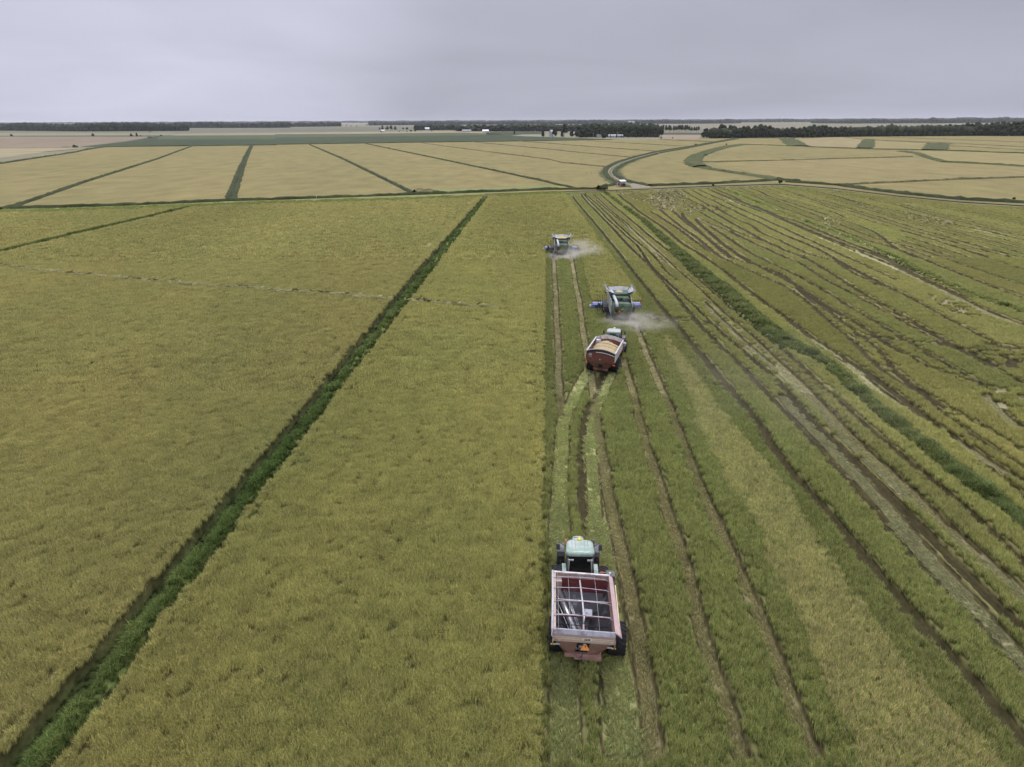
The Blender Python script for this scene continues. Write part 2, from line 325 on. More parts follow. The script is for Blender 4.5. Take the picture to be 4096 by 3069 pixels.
# right side: wheel tracks running away from the camera (each list follows one track over the enlargements)
TR = [
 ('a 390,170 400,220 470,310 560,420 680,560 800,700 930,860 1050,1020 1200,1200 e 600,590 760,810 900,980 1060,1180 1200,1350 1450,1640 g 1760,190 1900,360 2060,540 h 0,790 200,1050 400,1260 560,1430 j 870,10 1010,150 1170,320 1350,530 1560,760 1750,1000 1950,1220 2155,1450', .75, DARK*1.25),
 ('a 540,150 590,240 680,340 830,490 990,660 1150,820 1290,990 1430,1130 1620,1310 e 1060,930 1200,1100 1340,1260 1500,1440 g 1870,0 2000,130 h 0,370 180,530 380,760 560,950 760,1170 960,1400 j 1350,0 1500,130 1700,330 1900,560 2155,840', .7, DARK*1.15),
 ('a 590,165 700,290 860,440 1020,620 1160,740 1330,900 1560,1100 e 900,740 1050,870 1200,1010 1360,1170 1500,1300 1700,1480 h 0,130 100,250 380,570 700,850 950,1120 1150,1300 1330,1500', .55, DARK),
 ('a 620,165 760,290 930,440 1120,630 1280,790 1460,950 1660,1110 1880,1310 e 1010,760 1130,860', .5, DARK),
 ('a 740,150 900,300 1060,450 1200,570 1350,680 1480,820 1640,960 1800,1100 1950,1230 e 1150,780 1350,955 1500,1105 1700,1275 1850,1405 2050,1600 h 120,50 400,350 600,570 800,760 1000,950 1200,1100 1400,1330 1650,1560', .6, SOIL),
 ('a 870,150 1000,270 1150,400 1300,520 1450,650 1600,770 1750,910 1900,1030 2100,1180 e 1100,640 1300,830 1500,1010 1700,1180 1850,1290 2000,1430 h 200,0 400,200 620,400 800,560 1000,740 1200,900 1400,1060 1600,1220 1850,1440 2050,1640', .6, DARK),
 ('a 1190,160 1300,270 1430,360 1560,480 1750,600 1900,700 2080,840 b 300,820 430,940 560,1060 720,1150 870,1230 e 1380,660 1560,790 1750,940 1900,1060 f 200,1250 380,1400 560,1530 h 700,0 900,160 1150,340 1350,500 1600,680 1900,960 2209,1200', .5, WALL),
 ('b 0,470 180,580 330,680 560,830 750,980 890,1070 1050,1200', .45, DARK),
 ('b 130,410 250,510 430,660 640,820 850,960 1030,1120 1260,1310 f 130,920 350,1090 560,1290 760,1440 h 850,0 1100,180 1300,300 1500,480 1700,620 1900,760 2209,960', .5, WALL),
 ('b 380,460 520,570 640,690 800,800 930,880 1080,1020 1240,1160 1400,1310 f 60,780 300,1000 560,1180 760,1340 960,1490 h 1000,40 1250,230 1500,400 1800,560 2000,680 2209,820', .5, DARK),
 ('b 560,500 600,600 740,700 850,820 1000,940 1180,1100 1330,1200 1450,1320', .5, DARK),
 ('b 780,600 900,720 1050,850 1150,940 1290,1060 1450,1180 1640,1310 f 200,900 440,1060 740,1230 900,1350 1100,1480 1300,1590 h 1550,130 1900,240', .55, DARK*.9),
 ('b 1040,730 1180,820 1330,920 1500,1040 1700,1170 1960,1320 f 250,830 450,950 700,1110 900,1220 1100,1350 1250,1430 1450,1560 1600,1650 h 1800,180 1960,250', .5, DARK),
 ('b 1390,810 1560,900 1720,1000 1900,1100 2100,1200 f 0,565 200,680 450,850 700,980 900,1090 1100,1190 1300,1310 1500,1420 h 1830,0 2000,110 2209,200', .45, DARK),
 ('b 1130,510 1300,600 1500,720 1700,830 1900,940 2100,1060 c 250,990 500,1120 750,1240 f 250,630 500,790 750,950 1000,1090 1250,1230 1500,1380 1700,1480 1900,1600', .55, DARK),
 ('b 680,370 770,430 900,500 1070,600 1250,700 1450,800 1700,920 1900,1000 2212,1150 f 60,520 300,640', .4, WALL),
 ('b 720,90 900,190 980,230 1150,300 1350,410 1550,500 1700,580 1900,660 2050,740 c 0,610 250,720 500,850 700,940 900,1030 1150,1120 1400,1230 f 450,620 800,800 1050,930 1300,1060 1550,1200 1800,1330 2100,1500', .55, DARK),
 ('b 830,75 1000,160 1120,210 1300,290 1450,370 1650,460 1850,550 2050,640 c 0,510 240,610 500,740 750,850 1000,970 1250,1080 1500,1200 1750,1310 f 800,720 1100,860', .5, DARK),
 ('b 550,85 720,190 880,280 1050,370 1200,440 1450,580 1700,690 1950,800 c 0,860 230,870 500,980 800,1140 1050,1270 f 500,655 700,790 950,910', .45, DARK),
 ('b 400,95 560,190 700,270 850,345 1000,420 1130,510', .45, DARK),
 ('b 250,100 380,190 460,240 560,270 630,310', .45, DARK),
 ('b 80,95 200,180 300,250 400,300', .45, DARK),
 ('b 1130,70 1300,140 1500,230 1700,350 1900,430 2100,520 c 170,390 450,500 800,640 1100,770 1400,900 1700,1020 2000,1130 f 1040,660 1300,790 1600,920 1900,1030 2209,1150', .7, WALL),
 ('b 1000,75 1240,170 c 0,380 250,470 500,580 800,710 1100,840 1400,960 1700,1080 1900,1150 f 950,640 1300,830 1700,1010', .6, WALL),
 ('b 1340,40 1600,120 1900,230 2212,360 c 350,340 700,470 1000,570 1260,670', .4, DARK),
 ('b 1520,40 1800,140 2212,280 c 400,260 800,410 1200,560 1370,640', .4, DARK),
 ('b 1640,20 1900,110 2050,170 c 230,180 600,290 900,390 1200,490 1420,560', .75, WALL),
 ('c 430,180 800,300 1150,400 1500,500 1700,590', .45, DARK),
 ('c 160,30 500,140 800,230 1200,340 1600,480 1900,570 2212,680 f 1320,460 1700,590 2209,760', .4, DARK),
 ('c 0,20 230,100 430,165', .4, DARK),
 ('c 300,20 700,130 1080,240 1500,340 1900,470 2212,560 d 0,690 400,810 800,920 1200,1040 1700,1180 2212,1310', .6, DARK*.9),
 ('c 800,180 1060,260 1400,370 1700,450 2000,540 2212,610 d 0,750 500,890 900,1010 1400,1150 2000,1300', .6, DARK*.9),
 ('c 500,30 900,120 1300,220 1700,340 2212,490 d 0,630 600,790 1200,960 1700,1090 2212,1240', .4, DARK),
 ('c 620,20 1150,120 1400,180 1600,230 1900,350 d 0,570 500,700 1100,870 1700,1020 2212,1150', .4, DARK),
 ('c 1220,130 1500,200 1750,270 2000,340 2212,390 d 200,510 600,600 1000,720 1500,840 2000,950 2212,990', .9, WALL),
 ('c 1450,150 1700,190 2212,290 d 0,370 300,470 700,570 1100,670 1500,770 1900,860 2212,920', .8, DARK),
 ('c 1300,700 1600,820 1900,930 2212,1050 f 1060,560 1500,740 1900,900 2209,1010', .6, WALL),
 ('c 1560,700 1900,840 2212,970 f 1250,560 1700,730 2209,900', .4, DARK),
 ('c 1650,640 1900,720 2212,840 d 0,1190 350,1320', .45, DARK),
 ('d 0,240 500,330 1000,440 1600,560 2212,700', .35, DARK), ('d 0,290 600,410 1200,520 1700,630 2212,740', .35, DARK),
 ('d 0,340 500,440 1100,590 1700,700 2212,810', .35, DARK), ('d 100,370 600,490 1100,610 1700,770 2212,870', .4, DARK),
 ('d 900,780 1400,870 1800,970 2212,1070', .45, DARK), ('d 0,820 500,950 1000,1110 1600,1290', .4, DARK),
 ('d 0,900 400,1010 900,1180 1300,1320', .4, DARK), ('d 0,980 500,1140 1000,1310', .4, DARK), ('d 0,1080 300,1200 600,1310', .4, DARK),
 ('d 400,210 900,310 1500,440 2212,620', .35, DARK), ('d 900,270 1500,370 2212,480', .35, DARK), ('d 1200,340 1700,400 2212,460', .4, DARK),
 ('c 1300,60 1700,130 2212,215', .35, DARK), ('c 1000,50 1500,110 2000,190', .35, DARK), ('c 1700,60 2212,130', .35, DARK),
]
# strips between neighbouring tracks differ in tone, each strip the same all along
_tx = []
for t_, w_, c_ in TR[:55]:
    p_ = line(t_, .35); p_ = p_[np.argsort(p_[:, 1])]
    if abs(p_[-1, 0]-p_[0, 0]) > 1.6*abs(p_[-1, 1]-p_[0, 1]) or p_[-1, 1]-p_[0, 1] < 12: _tx.append(np.full(NY, 1e9)); continue
    xx = np.interp(YS, p_[:, 1], p_[:, 0]); xx[(YS < p_[0, 1]) | (YS > p_[-1, 1])] = 1e9; _tx.append(xx)
_tx = np.array(_tx); _tone = rng.uniform(.86, 1.08, (len(_tx), 1))*np.array([1, 1, 1.])+rng.uniform(-.02, .02, (len(_tx), 3))
for j in range(NY):
    o_ = np.argsort(_tx[:, j]); xs_ = _tx[o_, j]; k_ = np.searchsorted(xs_, XS)-1; ok = (k_ >= 3) & (XS > e2[j]) & (CL[j] == 1)
    T[j, ok] *= _tone[o_[np.clip(k_[ok], 0, None)]]
_d = fxe('s 1950,778 k 1440,200 100,1560', .9)(YS)[:, None]; _g = (CL == 0)[..., None]*np.clip((GX-_d)/1.5, 0, 1)[..., None]
T *= 1+_g*(np.array([.988, 1.010, .96])-1); T *= 1+((CL == 0)[..., None]*.07)*(np.sin(GX*.055+1.0)*np.sin(GY*.018+.6)+.5*np.sin(GX*.13+GY*.02))[..., None]
TS = T.copy(); HS = H.copy()
# flattened, pale swaths first (tracks cut through them)
SWATH = [
 ('h 60,300 300,560 560,830 900,1200 1250,1600', .95, PALE*.85), ('h 20,40 300,330 560,600 850,880 1150,1170 1450,1430 1700,1650', 1.0, PALE*.9),
 ('e 1350,1040 1700,1400 2000,1640', .6, PALE*.8), ('f 130,1230 400,1430 h 640,0 800,170 1000,330 1180,440', .9, PALE*1.1),
 ('h 1180,440 1500,620 1900,900', .5, PALE*.75), ('b 1000,80 1400,270 1600,370 1900,470 c 0,420 600,650 1200,930 1800,1180', .9, TAN*1.05),
 ('f 700,590 1100,760 1500,950 1800,1110 2209,1270', 1.7, PALE*.95), ('h 1850,300 1950,420 2100,560 2209,620', 1.1, PALE),
 ('b 850,600 1000,690 1300,800 1600,950', .8, PALE*.8), ('d 800,700 1300,780 1800,900 2212,1010', 1.1, PALE*.95),
 ('a 800,270 1000,450 1350,740 1640,1000 1900,1220 e 930,620 1100,760', .28, SOIL*1.0),
]
for i, (t, w, c) in enumerate(SWATH): carve(t, w, .16, c, z=.2, k=i+50, edge=.3, wa=.05, ext=True)
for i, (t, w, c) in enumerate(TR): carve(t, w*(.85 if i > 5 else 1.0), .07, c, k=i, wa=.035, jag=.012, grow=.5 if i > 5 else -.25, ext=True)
# trampled headland where machines turned
rough('b 0,60 500,90 700,200 650,330 900,420 700,560 480,470 0,380', .7, PALE*.72, dens=.45)
rough('a 1080,110 1560,130 2212,300 2212,460 1800,330 1430,250', .7, PALE*.75, dens=.42)
rough('b 880,200 1250,210 1400,300 1000,260', .5, TAN*.6, dens=.35); rough('b 700,330 1250,370 1400,480 900,470', .5, DARK, dens=.35)
rough('c 1250,560 1700,560 1600,700 1350,740', .6, PALE, dens=.4); rough('c 1850,320 2212,400 2212,470 1950,390', .6, PALE*.8, dens=.4)
rough('d 0,440 600,560 1100,700 800,740 300,640 0,520', .5, PALE*.7, dens=.4)
rough('h 1880,240 2209,230 2209,420 1980,400', .6, PALE*.9, dens=.4)
rough('f 1350,960 1900,1100 1800,1200 1500,1120', .6, PALE*.8, dens=.45)
rough('c 1380,90 1640,90 1640,140 1400,140', .6, PALE*.7, dens=.4); rough('c 2040,200 2212,210 2212,300 2100,270', .6, DARK, dens=.4)
rough('f 1650,1480 1850,1380 2209,1480 2209,1640 1900,1600', .6, DARK*1.1, dens=.45)
# crossing ruts
for i, t in enumerate(('b 0,410 200,430 420,470', 'b 150,235 420,240', 'b 620,350 1000,350', 'b 850,345 1300,390 1500,430', 'b 1100,270 1520,300',
                       'f 700,1345 900,1360', 'f 960,1370 1200,1390 1500,1430', 'f 1880,1420 2209,1460', 'c 400,165 600,155 800,170', 'a 0,385 300,372 700,360',
                       'e 840,1180 1000,1215 1250,1225 1500,1240', 'e 860,1160 1050,1185 1300,1195', 'a 1400,310 1600,330', 'a 1700,410 2000,440 2212,470',
                       'c 1250,660 1400,640', 'a 2000,150 2212,120', 'b 0,140 200,120 450,120')):
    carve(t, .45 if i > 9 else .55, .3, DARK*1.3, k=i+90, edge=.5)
# the machines' own tracks
OWN = [
 ('e 30,640 45,900 60,1200 75,1500 g 295,0 300,200 310,400 325,490', .68, .05, SOIL*.85), ('e 185,640 220,850 250,1000 275,1180 310,1400 g 560,0 590,150 610,300 630,500 660,700 690,900 730,1150 780,1400 i 890,50 940,250 960,450 1005,700 1050,1000 1090,1300 1110,1657', .72, .05, SOIL),
 ('g 875,0 925,200 985,400 1025,600 1095,800 1155,1000 1225,1250 1295,1450 i 1400,0 1450,200 1510,450 1580,700 1650,900 1730,1150 1810,1400 1885,1657', .66, .05, SOIL), ('e 745,1230 790,1350 850,1480 g 1100,0 1170,160 1240,330 1320,530 1400,740 1470,930 1540,1080 1620,1280 1700,1450 i 1840,0 1930,200 2020,400 j 0,700 60,860 140,1080 220,1300 300,1480 380,1657', .66, .05, SOIL),
 ('g 715,90 640,230 560,450 510,560 495,700 490,900 500,1100 520,1350 540,1550', .42, .05, DARK*1.2),
]
BAND = [
 ('g 570,60 530,120 460,250 400,400 345,500 330,600 320,800 308,1000 302,1300 300,1657', 1.15, .2, FLATG*1.15), ('g 790,60 760,120 680,300 640,400 600,520 580,700 590,900 600,1100 620,1400 650,1657', .85, .2, FLATG*1.1),
 ('g 302,1300 300,1657 i 300,420 330,700 345,1000 350,1657', 1.35, .2, FLATG), ('g 620,1400 650,1657 i 720,420 760,800 815,1200 850,1657', 1.75, .2, FLATG),
]
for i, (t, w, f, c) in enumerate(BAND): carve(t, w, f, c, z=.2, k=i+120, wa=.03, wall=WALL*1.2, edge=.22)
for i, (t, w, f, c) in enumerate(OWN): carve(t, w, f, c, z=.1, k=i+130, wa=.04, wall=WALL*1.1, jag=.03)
carve('i 610,780 640,860 690,1100 700,1250', .22, .1, DARK*1.2, z=.1, k=140, wa=.03)
# trampled line across the standing crop on the left, pale straw on the near side and broken edge behind
TRL = 's 0,1066 q 300,660 600,700 1000,730 1300,765 1700,795 2212,828 l 400,150 1100,205 1420,232 1800,262 2209,296'
# grassy levees
def levee(txtL, txtR, prof='ditch', tint=WEED, z=.5, wb=.10, hgt=.7, slim=0.0):
    global H, T, M, CL
    a = fxe(txtL, z); b = fxe(txtR, z); Y = YS
    xa = a(Y)+wob(Y, 7, wb); xb = b(Y)+wob(Y, 8, wb)
    xa, xb = xa+(xb-xa)*slim, xb-(xb-xa)*slim
    u = (GX-xa[:, None])/(xb-xa)[:, None]; ins = (u > 0) & (u < 1)
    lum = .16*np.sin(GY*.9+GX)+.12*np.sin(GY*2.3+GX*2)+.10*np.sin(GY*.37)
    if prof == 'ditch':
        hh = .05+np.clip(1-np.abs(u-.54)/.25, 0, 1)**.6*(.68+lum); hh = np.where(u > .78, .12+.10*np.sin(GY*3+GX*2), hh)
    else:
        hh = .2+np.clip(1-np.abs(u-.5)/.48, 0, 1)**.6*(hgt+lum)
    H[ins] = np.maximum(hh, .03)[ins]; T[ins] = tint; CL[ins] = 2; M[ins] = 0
    low = ins & (H < .25); T[low] = tint*.34; hi = ins & (H > .55); T[hi] = tint*1.2  # shade of the low channels painted into the tint, ridge crests lighter
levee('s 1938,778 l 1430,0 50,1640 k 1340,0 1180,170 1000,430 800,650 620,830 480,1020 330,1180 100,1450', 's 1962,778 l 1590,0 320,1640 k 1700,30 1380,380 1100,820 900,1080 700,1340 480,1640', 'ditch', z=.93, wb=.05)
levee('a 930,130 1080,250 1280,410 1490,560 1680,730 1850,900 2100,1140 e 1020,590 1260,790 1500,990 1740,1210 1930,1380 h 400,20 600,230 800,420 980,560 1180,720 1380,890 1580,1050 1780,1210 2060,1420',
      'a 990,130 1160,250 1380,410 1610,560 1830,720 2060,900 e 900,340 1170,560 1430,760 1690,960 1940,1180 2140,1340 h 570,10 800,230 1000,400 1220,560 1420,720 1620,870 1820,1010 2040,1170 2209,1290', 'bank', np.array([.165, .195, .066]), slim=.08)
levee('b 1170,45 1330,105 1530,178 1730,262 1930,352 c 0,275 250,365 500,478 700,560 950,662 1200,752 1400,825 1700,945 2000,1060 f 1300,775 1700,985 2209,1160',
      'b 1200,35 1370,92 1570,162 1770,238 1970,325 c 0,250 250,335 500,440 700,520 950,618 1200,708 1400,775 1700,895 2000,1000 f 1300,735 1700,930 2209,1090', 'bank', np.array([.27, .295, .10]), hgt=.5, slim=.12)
# diagonal levee on the left
p = line('s 0,1012 850,812', .5); m_, b_ = np.polyfit(p[:, 1], p[:, 0], 1)
dd = np.abs((GX-(m_*GY+b_))/math.sqrt(1+m_*m_)); ins = (dd < 1.15) & (GX < p[1, 0]) ; H[ins] = (1.15-dd[ins])*.55+.45+.1*np.sin(GX[ins]*2); T[ins] = WEED*1.1; CL[ins] = 2; M[ins] = 0
ins = (dd >= 1.15) & (dd < 1.8) & (GX < p[1, 0]); H[ins] = .1; T[ins] = WALL*.8; M[ins] = 1
# greener strip along the cross ditch
gs = gs0 = (c0y[None, :]-GY < 11) & (GX < 25); T[gs] = T[gs]*.3+np.array([.27, .33, .10])*.7
gs = (c0y[None, :]-GY < 5) & (GX >= 25) & (GX < 120); T[gs] = T[gs]*.5+np.array([.20, .24, .075])*.5
TS[gs0] = TS[gs0]*.3+np.array([.27, .33, .10])*.7; TS[gs] = TS[gs]*.5+np.array([.20, .24, .075])*.5
H += rng.normal(0, .02, H.shape)*(M < .5)+rng.normal(0, .004, H.shape)
H = np.maximum(H, .02)

VALID = GY < (c0y[None, :]-1.5)
fr = .80*GY+45                                  # a little wider than the camera sees
VALID &= np.abs(GX) < fr
ids = np.arange(NX*NY).reshape(NY, NX)
def samp(A, x, y):
    i = np.clip(np.searchsorted(XS, x)-1, 0, NX-2); j = np.clip(np.searchsorted(YS, y)-1, 0, NY-2)
    i = np.where(x-XS[i] > XS[i+1]-x, i+1, i); j = np.where(y-YS[j] > YS[j+1]-y, j+1, j)
    return A[j, i]

# ---- blade patches the stands are sown with (kept out of the scene; only their instances show)
def patch(name, n, size, blen, bwid, lean, mat, style, seed, droop=0.0, lie=None):
    r = np.random.default_rng(seed)
    x = r.uniform(-size/2, size/2, n); y = r.uniform(-size/2, size/2, n)
    # blades stand in loose bunches
    nb = max(4, n//6); bx = r.uniform(-size/2, size/2, nb); by = r.uniform(-size/2, size/2, nb); w = r.integers(0, nb, n)
    q = .30 if style in ('ripe', 'stub') else .6; x = x*q+bx[w]*(1-q); y = y*q+by[w]*(1-q)
    L = blen*r.uniform(.55, 1.2, n)*(1+.14*r.normal(0, 1, nb)[w]).clip(.6, 1.5); az = r.uniform(0, 2*pi, n); ln = lean*r.uniform(.1, 1.6, n)
    if lie is not None: az = lie+r.normal(0, .35, n); ln = r.uniform(1.1, 1.5, n)
    wd = bwid*r.uniform(.6, 1.3, n); fa = az+r.uniform(-1.2, 1.2, n)+pi/2
    dx, dy = np.cos(az), np.sin(az); fx_, fy_ = np.cos(fa), np.sin(fa)
    b0 = np.stack([x-fx_*wd/2, y-fy_*wd/2, np.zeros(n)-.28*blen], 1); b1 = np.stack([x+fx_*wd/2, y+fy_*wd/2, np.zeros(n)-.28*blen], 1)
    hx = np.sin(ln*.5)*L*.55; hz = np.cos(ln*.5)*L*.55
    m0 = np.stack([x+dx*hx-fx_*wd*.45, y+dy*hx-fy_*wd*.45, hz], 1); m1 = np.stack([x+dx*hx+fx_*wd*.45, y+dy*hx+fy_*wd*.45, hz], 1)
    l2 = ln+droop*r.uniform(.2, 1.2, n)
    t = np.stack([x+dx*(hx+np.sin(l2)*L*.5), y+dy*(hx+np.sin(l2)*L*.5), hz+np.cos(l2)*L*.5], 1)
    if lie is not None:
        for a in (b0, b1): a[:, 2] = -.02
        for a in (m0, m1, t): a[:, 2] = r.uniform(.01, .10, n)
    V = np.stack([b0, b1, m1, m0, t], 1).reshape(-1, 3); k = np.arange(n)*5
    F = np.concatenate([np.stack([k, k+1, k+2], 1), np.stack([k, k+2, k+3], 1), np.stack([k+3, k+2, k+4], 1)])
    g = r.uniform(0, 1, n); br = r.uniform(.62, 1.38, n)*r.uniform(.86, 1.14, nb)[w]
    if style == 'ripe':   c = np.where((g < .42)[:, None], [1.28, 1.18, 1.25], np.where((g < .8)[:, None], [.92, .97, .82], [.64, .76, .62]))
    elif style == 'stub': c = np.where((g < .36)[:, None], [1.55, 1.32, 1.65], np.where((g < .75)[:, None], [.92, 1.04, .85], [.60, .78, .55]))
    elif style == 'soft': c = np.where((g < .5)[:, None], [1.12, 1.08, 1.12], [.85, .92, .82])
    elif style == 'weed': c = np.where((g < .12)[:, None], [1.9, 1.45, 1.6], np.where((g < .65)[:, None], [1.0, 1.1, .95], [.6, .72, .6]))
    else:                 c = np.where((g < .5)[:, None], [1.3, 1.2, 1.3], [.78, .9, .75])
    c = c*br[:, None]
    vc = np.repeat(c[:, None], 5, 1); vc[:, :2] *= .48; vc[:, 4] *= 1.1      # stalks are darker straw low down, darkened further for shade between blades
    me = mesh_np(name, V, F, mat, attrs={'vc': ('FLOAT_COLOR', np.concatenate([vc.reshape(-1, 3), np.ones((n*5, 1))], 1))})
    return bpy.data.objects.new(name, me)
bm_ripe = blade_mat('ripe_rice_blades', (1.06, 1.01, .98), .09); bm_stub = blade_mat('stubble_blades', (1.06, 1.02, 1.05), .08); bm_weed = blade_mat('weed_blades', (1.25, 1.1, 1.2), .2)
def coll(name, objs):
    c = bpy.data.collections.new(name)
    for o in objs: c.objects.link(o)
    return c
RC = {}
for lod, (n, sz, bl, bw) in enumerate(((980, 1.25, .31, .017), (800, 2.1, .34, .032), (420, 3.6, .46, .10))):
    RC[0, lod] = coll(f'rice_patches_{lod}', [patch('rice_patch', n, sz, bl, bw, .30, bm_ripe, 'ripe', 10*lod+k, .6) for k in range(4)])
for lod, (n, sz, bl, bw) in enumerate(((280, .68, .33, .016), (140, .80, .28, .026), (46, .66, .24, .050))):
    RC[1, lod] = coll(f'stubble_patches_{lod}', [patch('stubble_patch', n, sz, bl, bw, .26, bm_stub, 'stub' if lod < 1 else 'soft', 50+10*lod+k, .25) for k in range(4)])
for lod, (n, sz, bl, bw) in enumerate(((130, .55, .55, .024), (90, .8, .55, .05), (44, 1.1, .6, .09))):
    RC[2, lod] = coll(f'weed_patches_{lod}', [patch('weed_patch', n, sz, bl, bw, .75, bm_weed, 'weed', 90+10*lod+k, .9) for k in range(4)])
for lod, (n, sz, bl, bw) in enumerate(((190, .5, .31, .017), (130, .62, .34, .030), (60, .9, .42, .07))):
    RC[4, lod] = coll(f'edge_rice_patches_{lod}', [patch('rice_patch', n, sz, bl, bw, .34, bm_ripe, 'ripe', 170+10*lod+k, .7) for k in range(4)])
for lod, (n, sz, bl, bw) in enumerate(((300, .7, .45, .011), (160, 1.1, .45, .025))):
    RC[3, lod] = coll(f'straw_patches_{lod}', [patch('straw_patch', n, sz, bl, bw, .5, bm_stub, 'flat', 130+10*lod+k, 0, lie=pi/2) for k in range(4)])

BANDS = ((22, 72), (72, 150), (150, 372))
STEP = {(0, 0): .80, (0, 1): 1.35, (0, 2): 2.4, (1, 0): .42, (1, 1): .56, (1, 2): .60, (2, 0): .36, (2, 1): .55, (2, 2): .75, (3, 0): .45, (3, 1): .75, (4, 0): .34, (4, 1): .42, (4, 2): .6}
def sow(cls, lod):
    s = STEP[cls, lod]; y0, y1 = BANDS[lod]
    ys = np.arange(y0, y1, s); xm = .76*y1+12
    xs = np.arange(-xm, xm, s); x, y = np.meshgrid(xs, ys); x = x.ravel()+rng.uniform(-.5, .5, x.size)*s*.6; y = y.ravel()+rng.uniform(-.5, .5, y.size)*s*.6
    k = (np.abs(x) < .75*y+9) & (x > XS[0]+2) & (x < XS[-1]-2); x, y = x[k], y[k]
    k = samp(VALID, x, y) & (samp(CL, x, y) == {0: 0, 1: 1, 2: 2, 3: 1, 4: 0}[cls]); x, y = x[k], y[k]
    h = samp(H, x, y); t = samp(T, x, y).copy()
    if cls in (0, 1, 4): t = samp(TS, x, y).copy(); h = np.where(samp(M, x, y) > .02, samp(HS, x, y), h)
    if cls in (0, 4):
        Rr = (.62, 1.0, 1.8)[lod]; near = np.zeros(len(x), bool)
        for ax, ay in ((Rr, 0), (-Rr, 0), (0, Rr), (0, -Rr), (Rr*.5, 0), (-Rr*.5, 0), (0, Rr*.5), (0, -Rr*.5)): near |= (samp(CL, x+ax, y+ay) != 0) | (samp(M, x+ax, y+ay) > .12)
        k = (~near if cls == 0 else near) & (samp(M, x, y) < .3)
    elif cls == 1:
        r = (.10, .17, .22)[lod]; mk_ = samp(M, x, y)
        for ax, ay in ((r, 0), (-r, 0), (0, r), (0, -r)): mk_ = np.maximum(mk_, samp(M, x+ax, y+ay))
        k = mk_ < (.12 if lod else .2)
    elif cls == 2: k = (h > .26) | (rng.uniform(0, 1, len(x)) < .9)
    else: k = (samp(M, x, y) > .95) & (t[:, 1] > .15) & (y < 140)
    x, y, h, t = x[k], y[k], h[k], t[k]
    n = len(x)
    if cls == 3: rot = np.stack([np.zeros(n), np.zeros(n), rng.normal(0, .15, n)], 1); z = h; sc = rng.uniform(.8, 1.2, n)
    else:
        rot = np.stack([rng.normal(0, .06, n), rng.normal(0, .06, n), rng.uniform(0, 2*pi, n)], 1)
        z = h-{0: .15, 1: .14, 2: .12, 4: .15}[cls]; sc = rng.uniform(.82, 1.2, n)
        if cls == 2: sc *= np.clip(.45+h*.75, .4, 1.25)
    t = t*rng.uniform(.93, 1.08, (n, 1))*(np.where(t[:, 1:2] > .26, 1.45, 1.95) if cls == 3 else 1)  # laid straw tinted brighter to offset the shade in the grooves
    return np.stack([x, y, z], 1), t, rot, sc

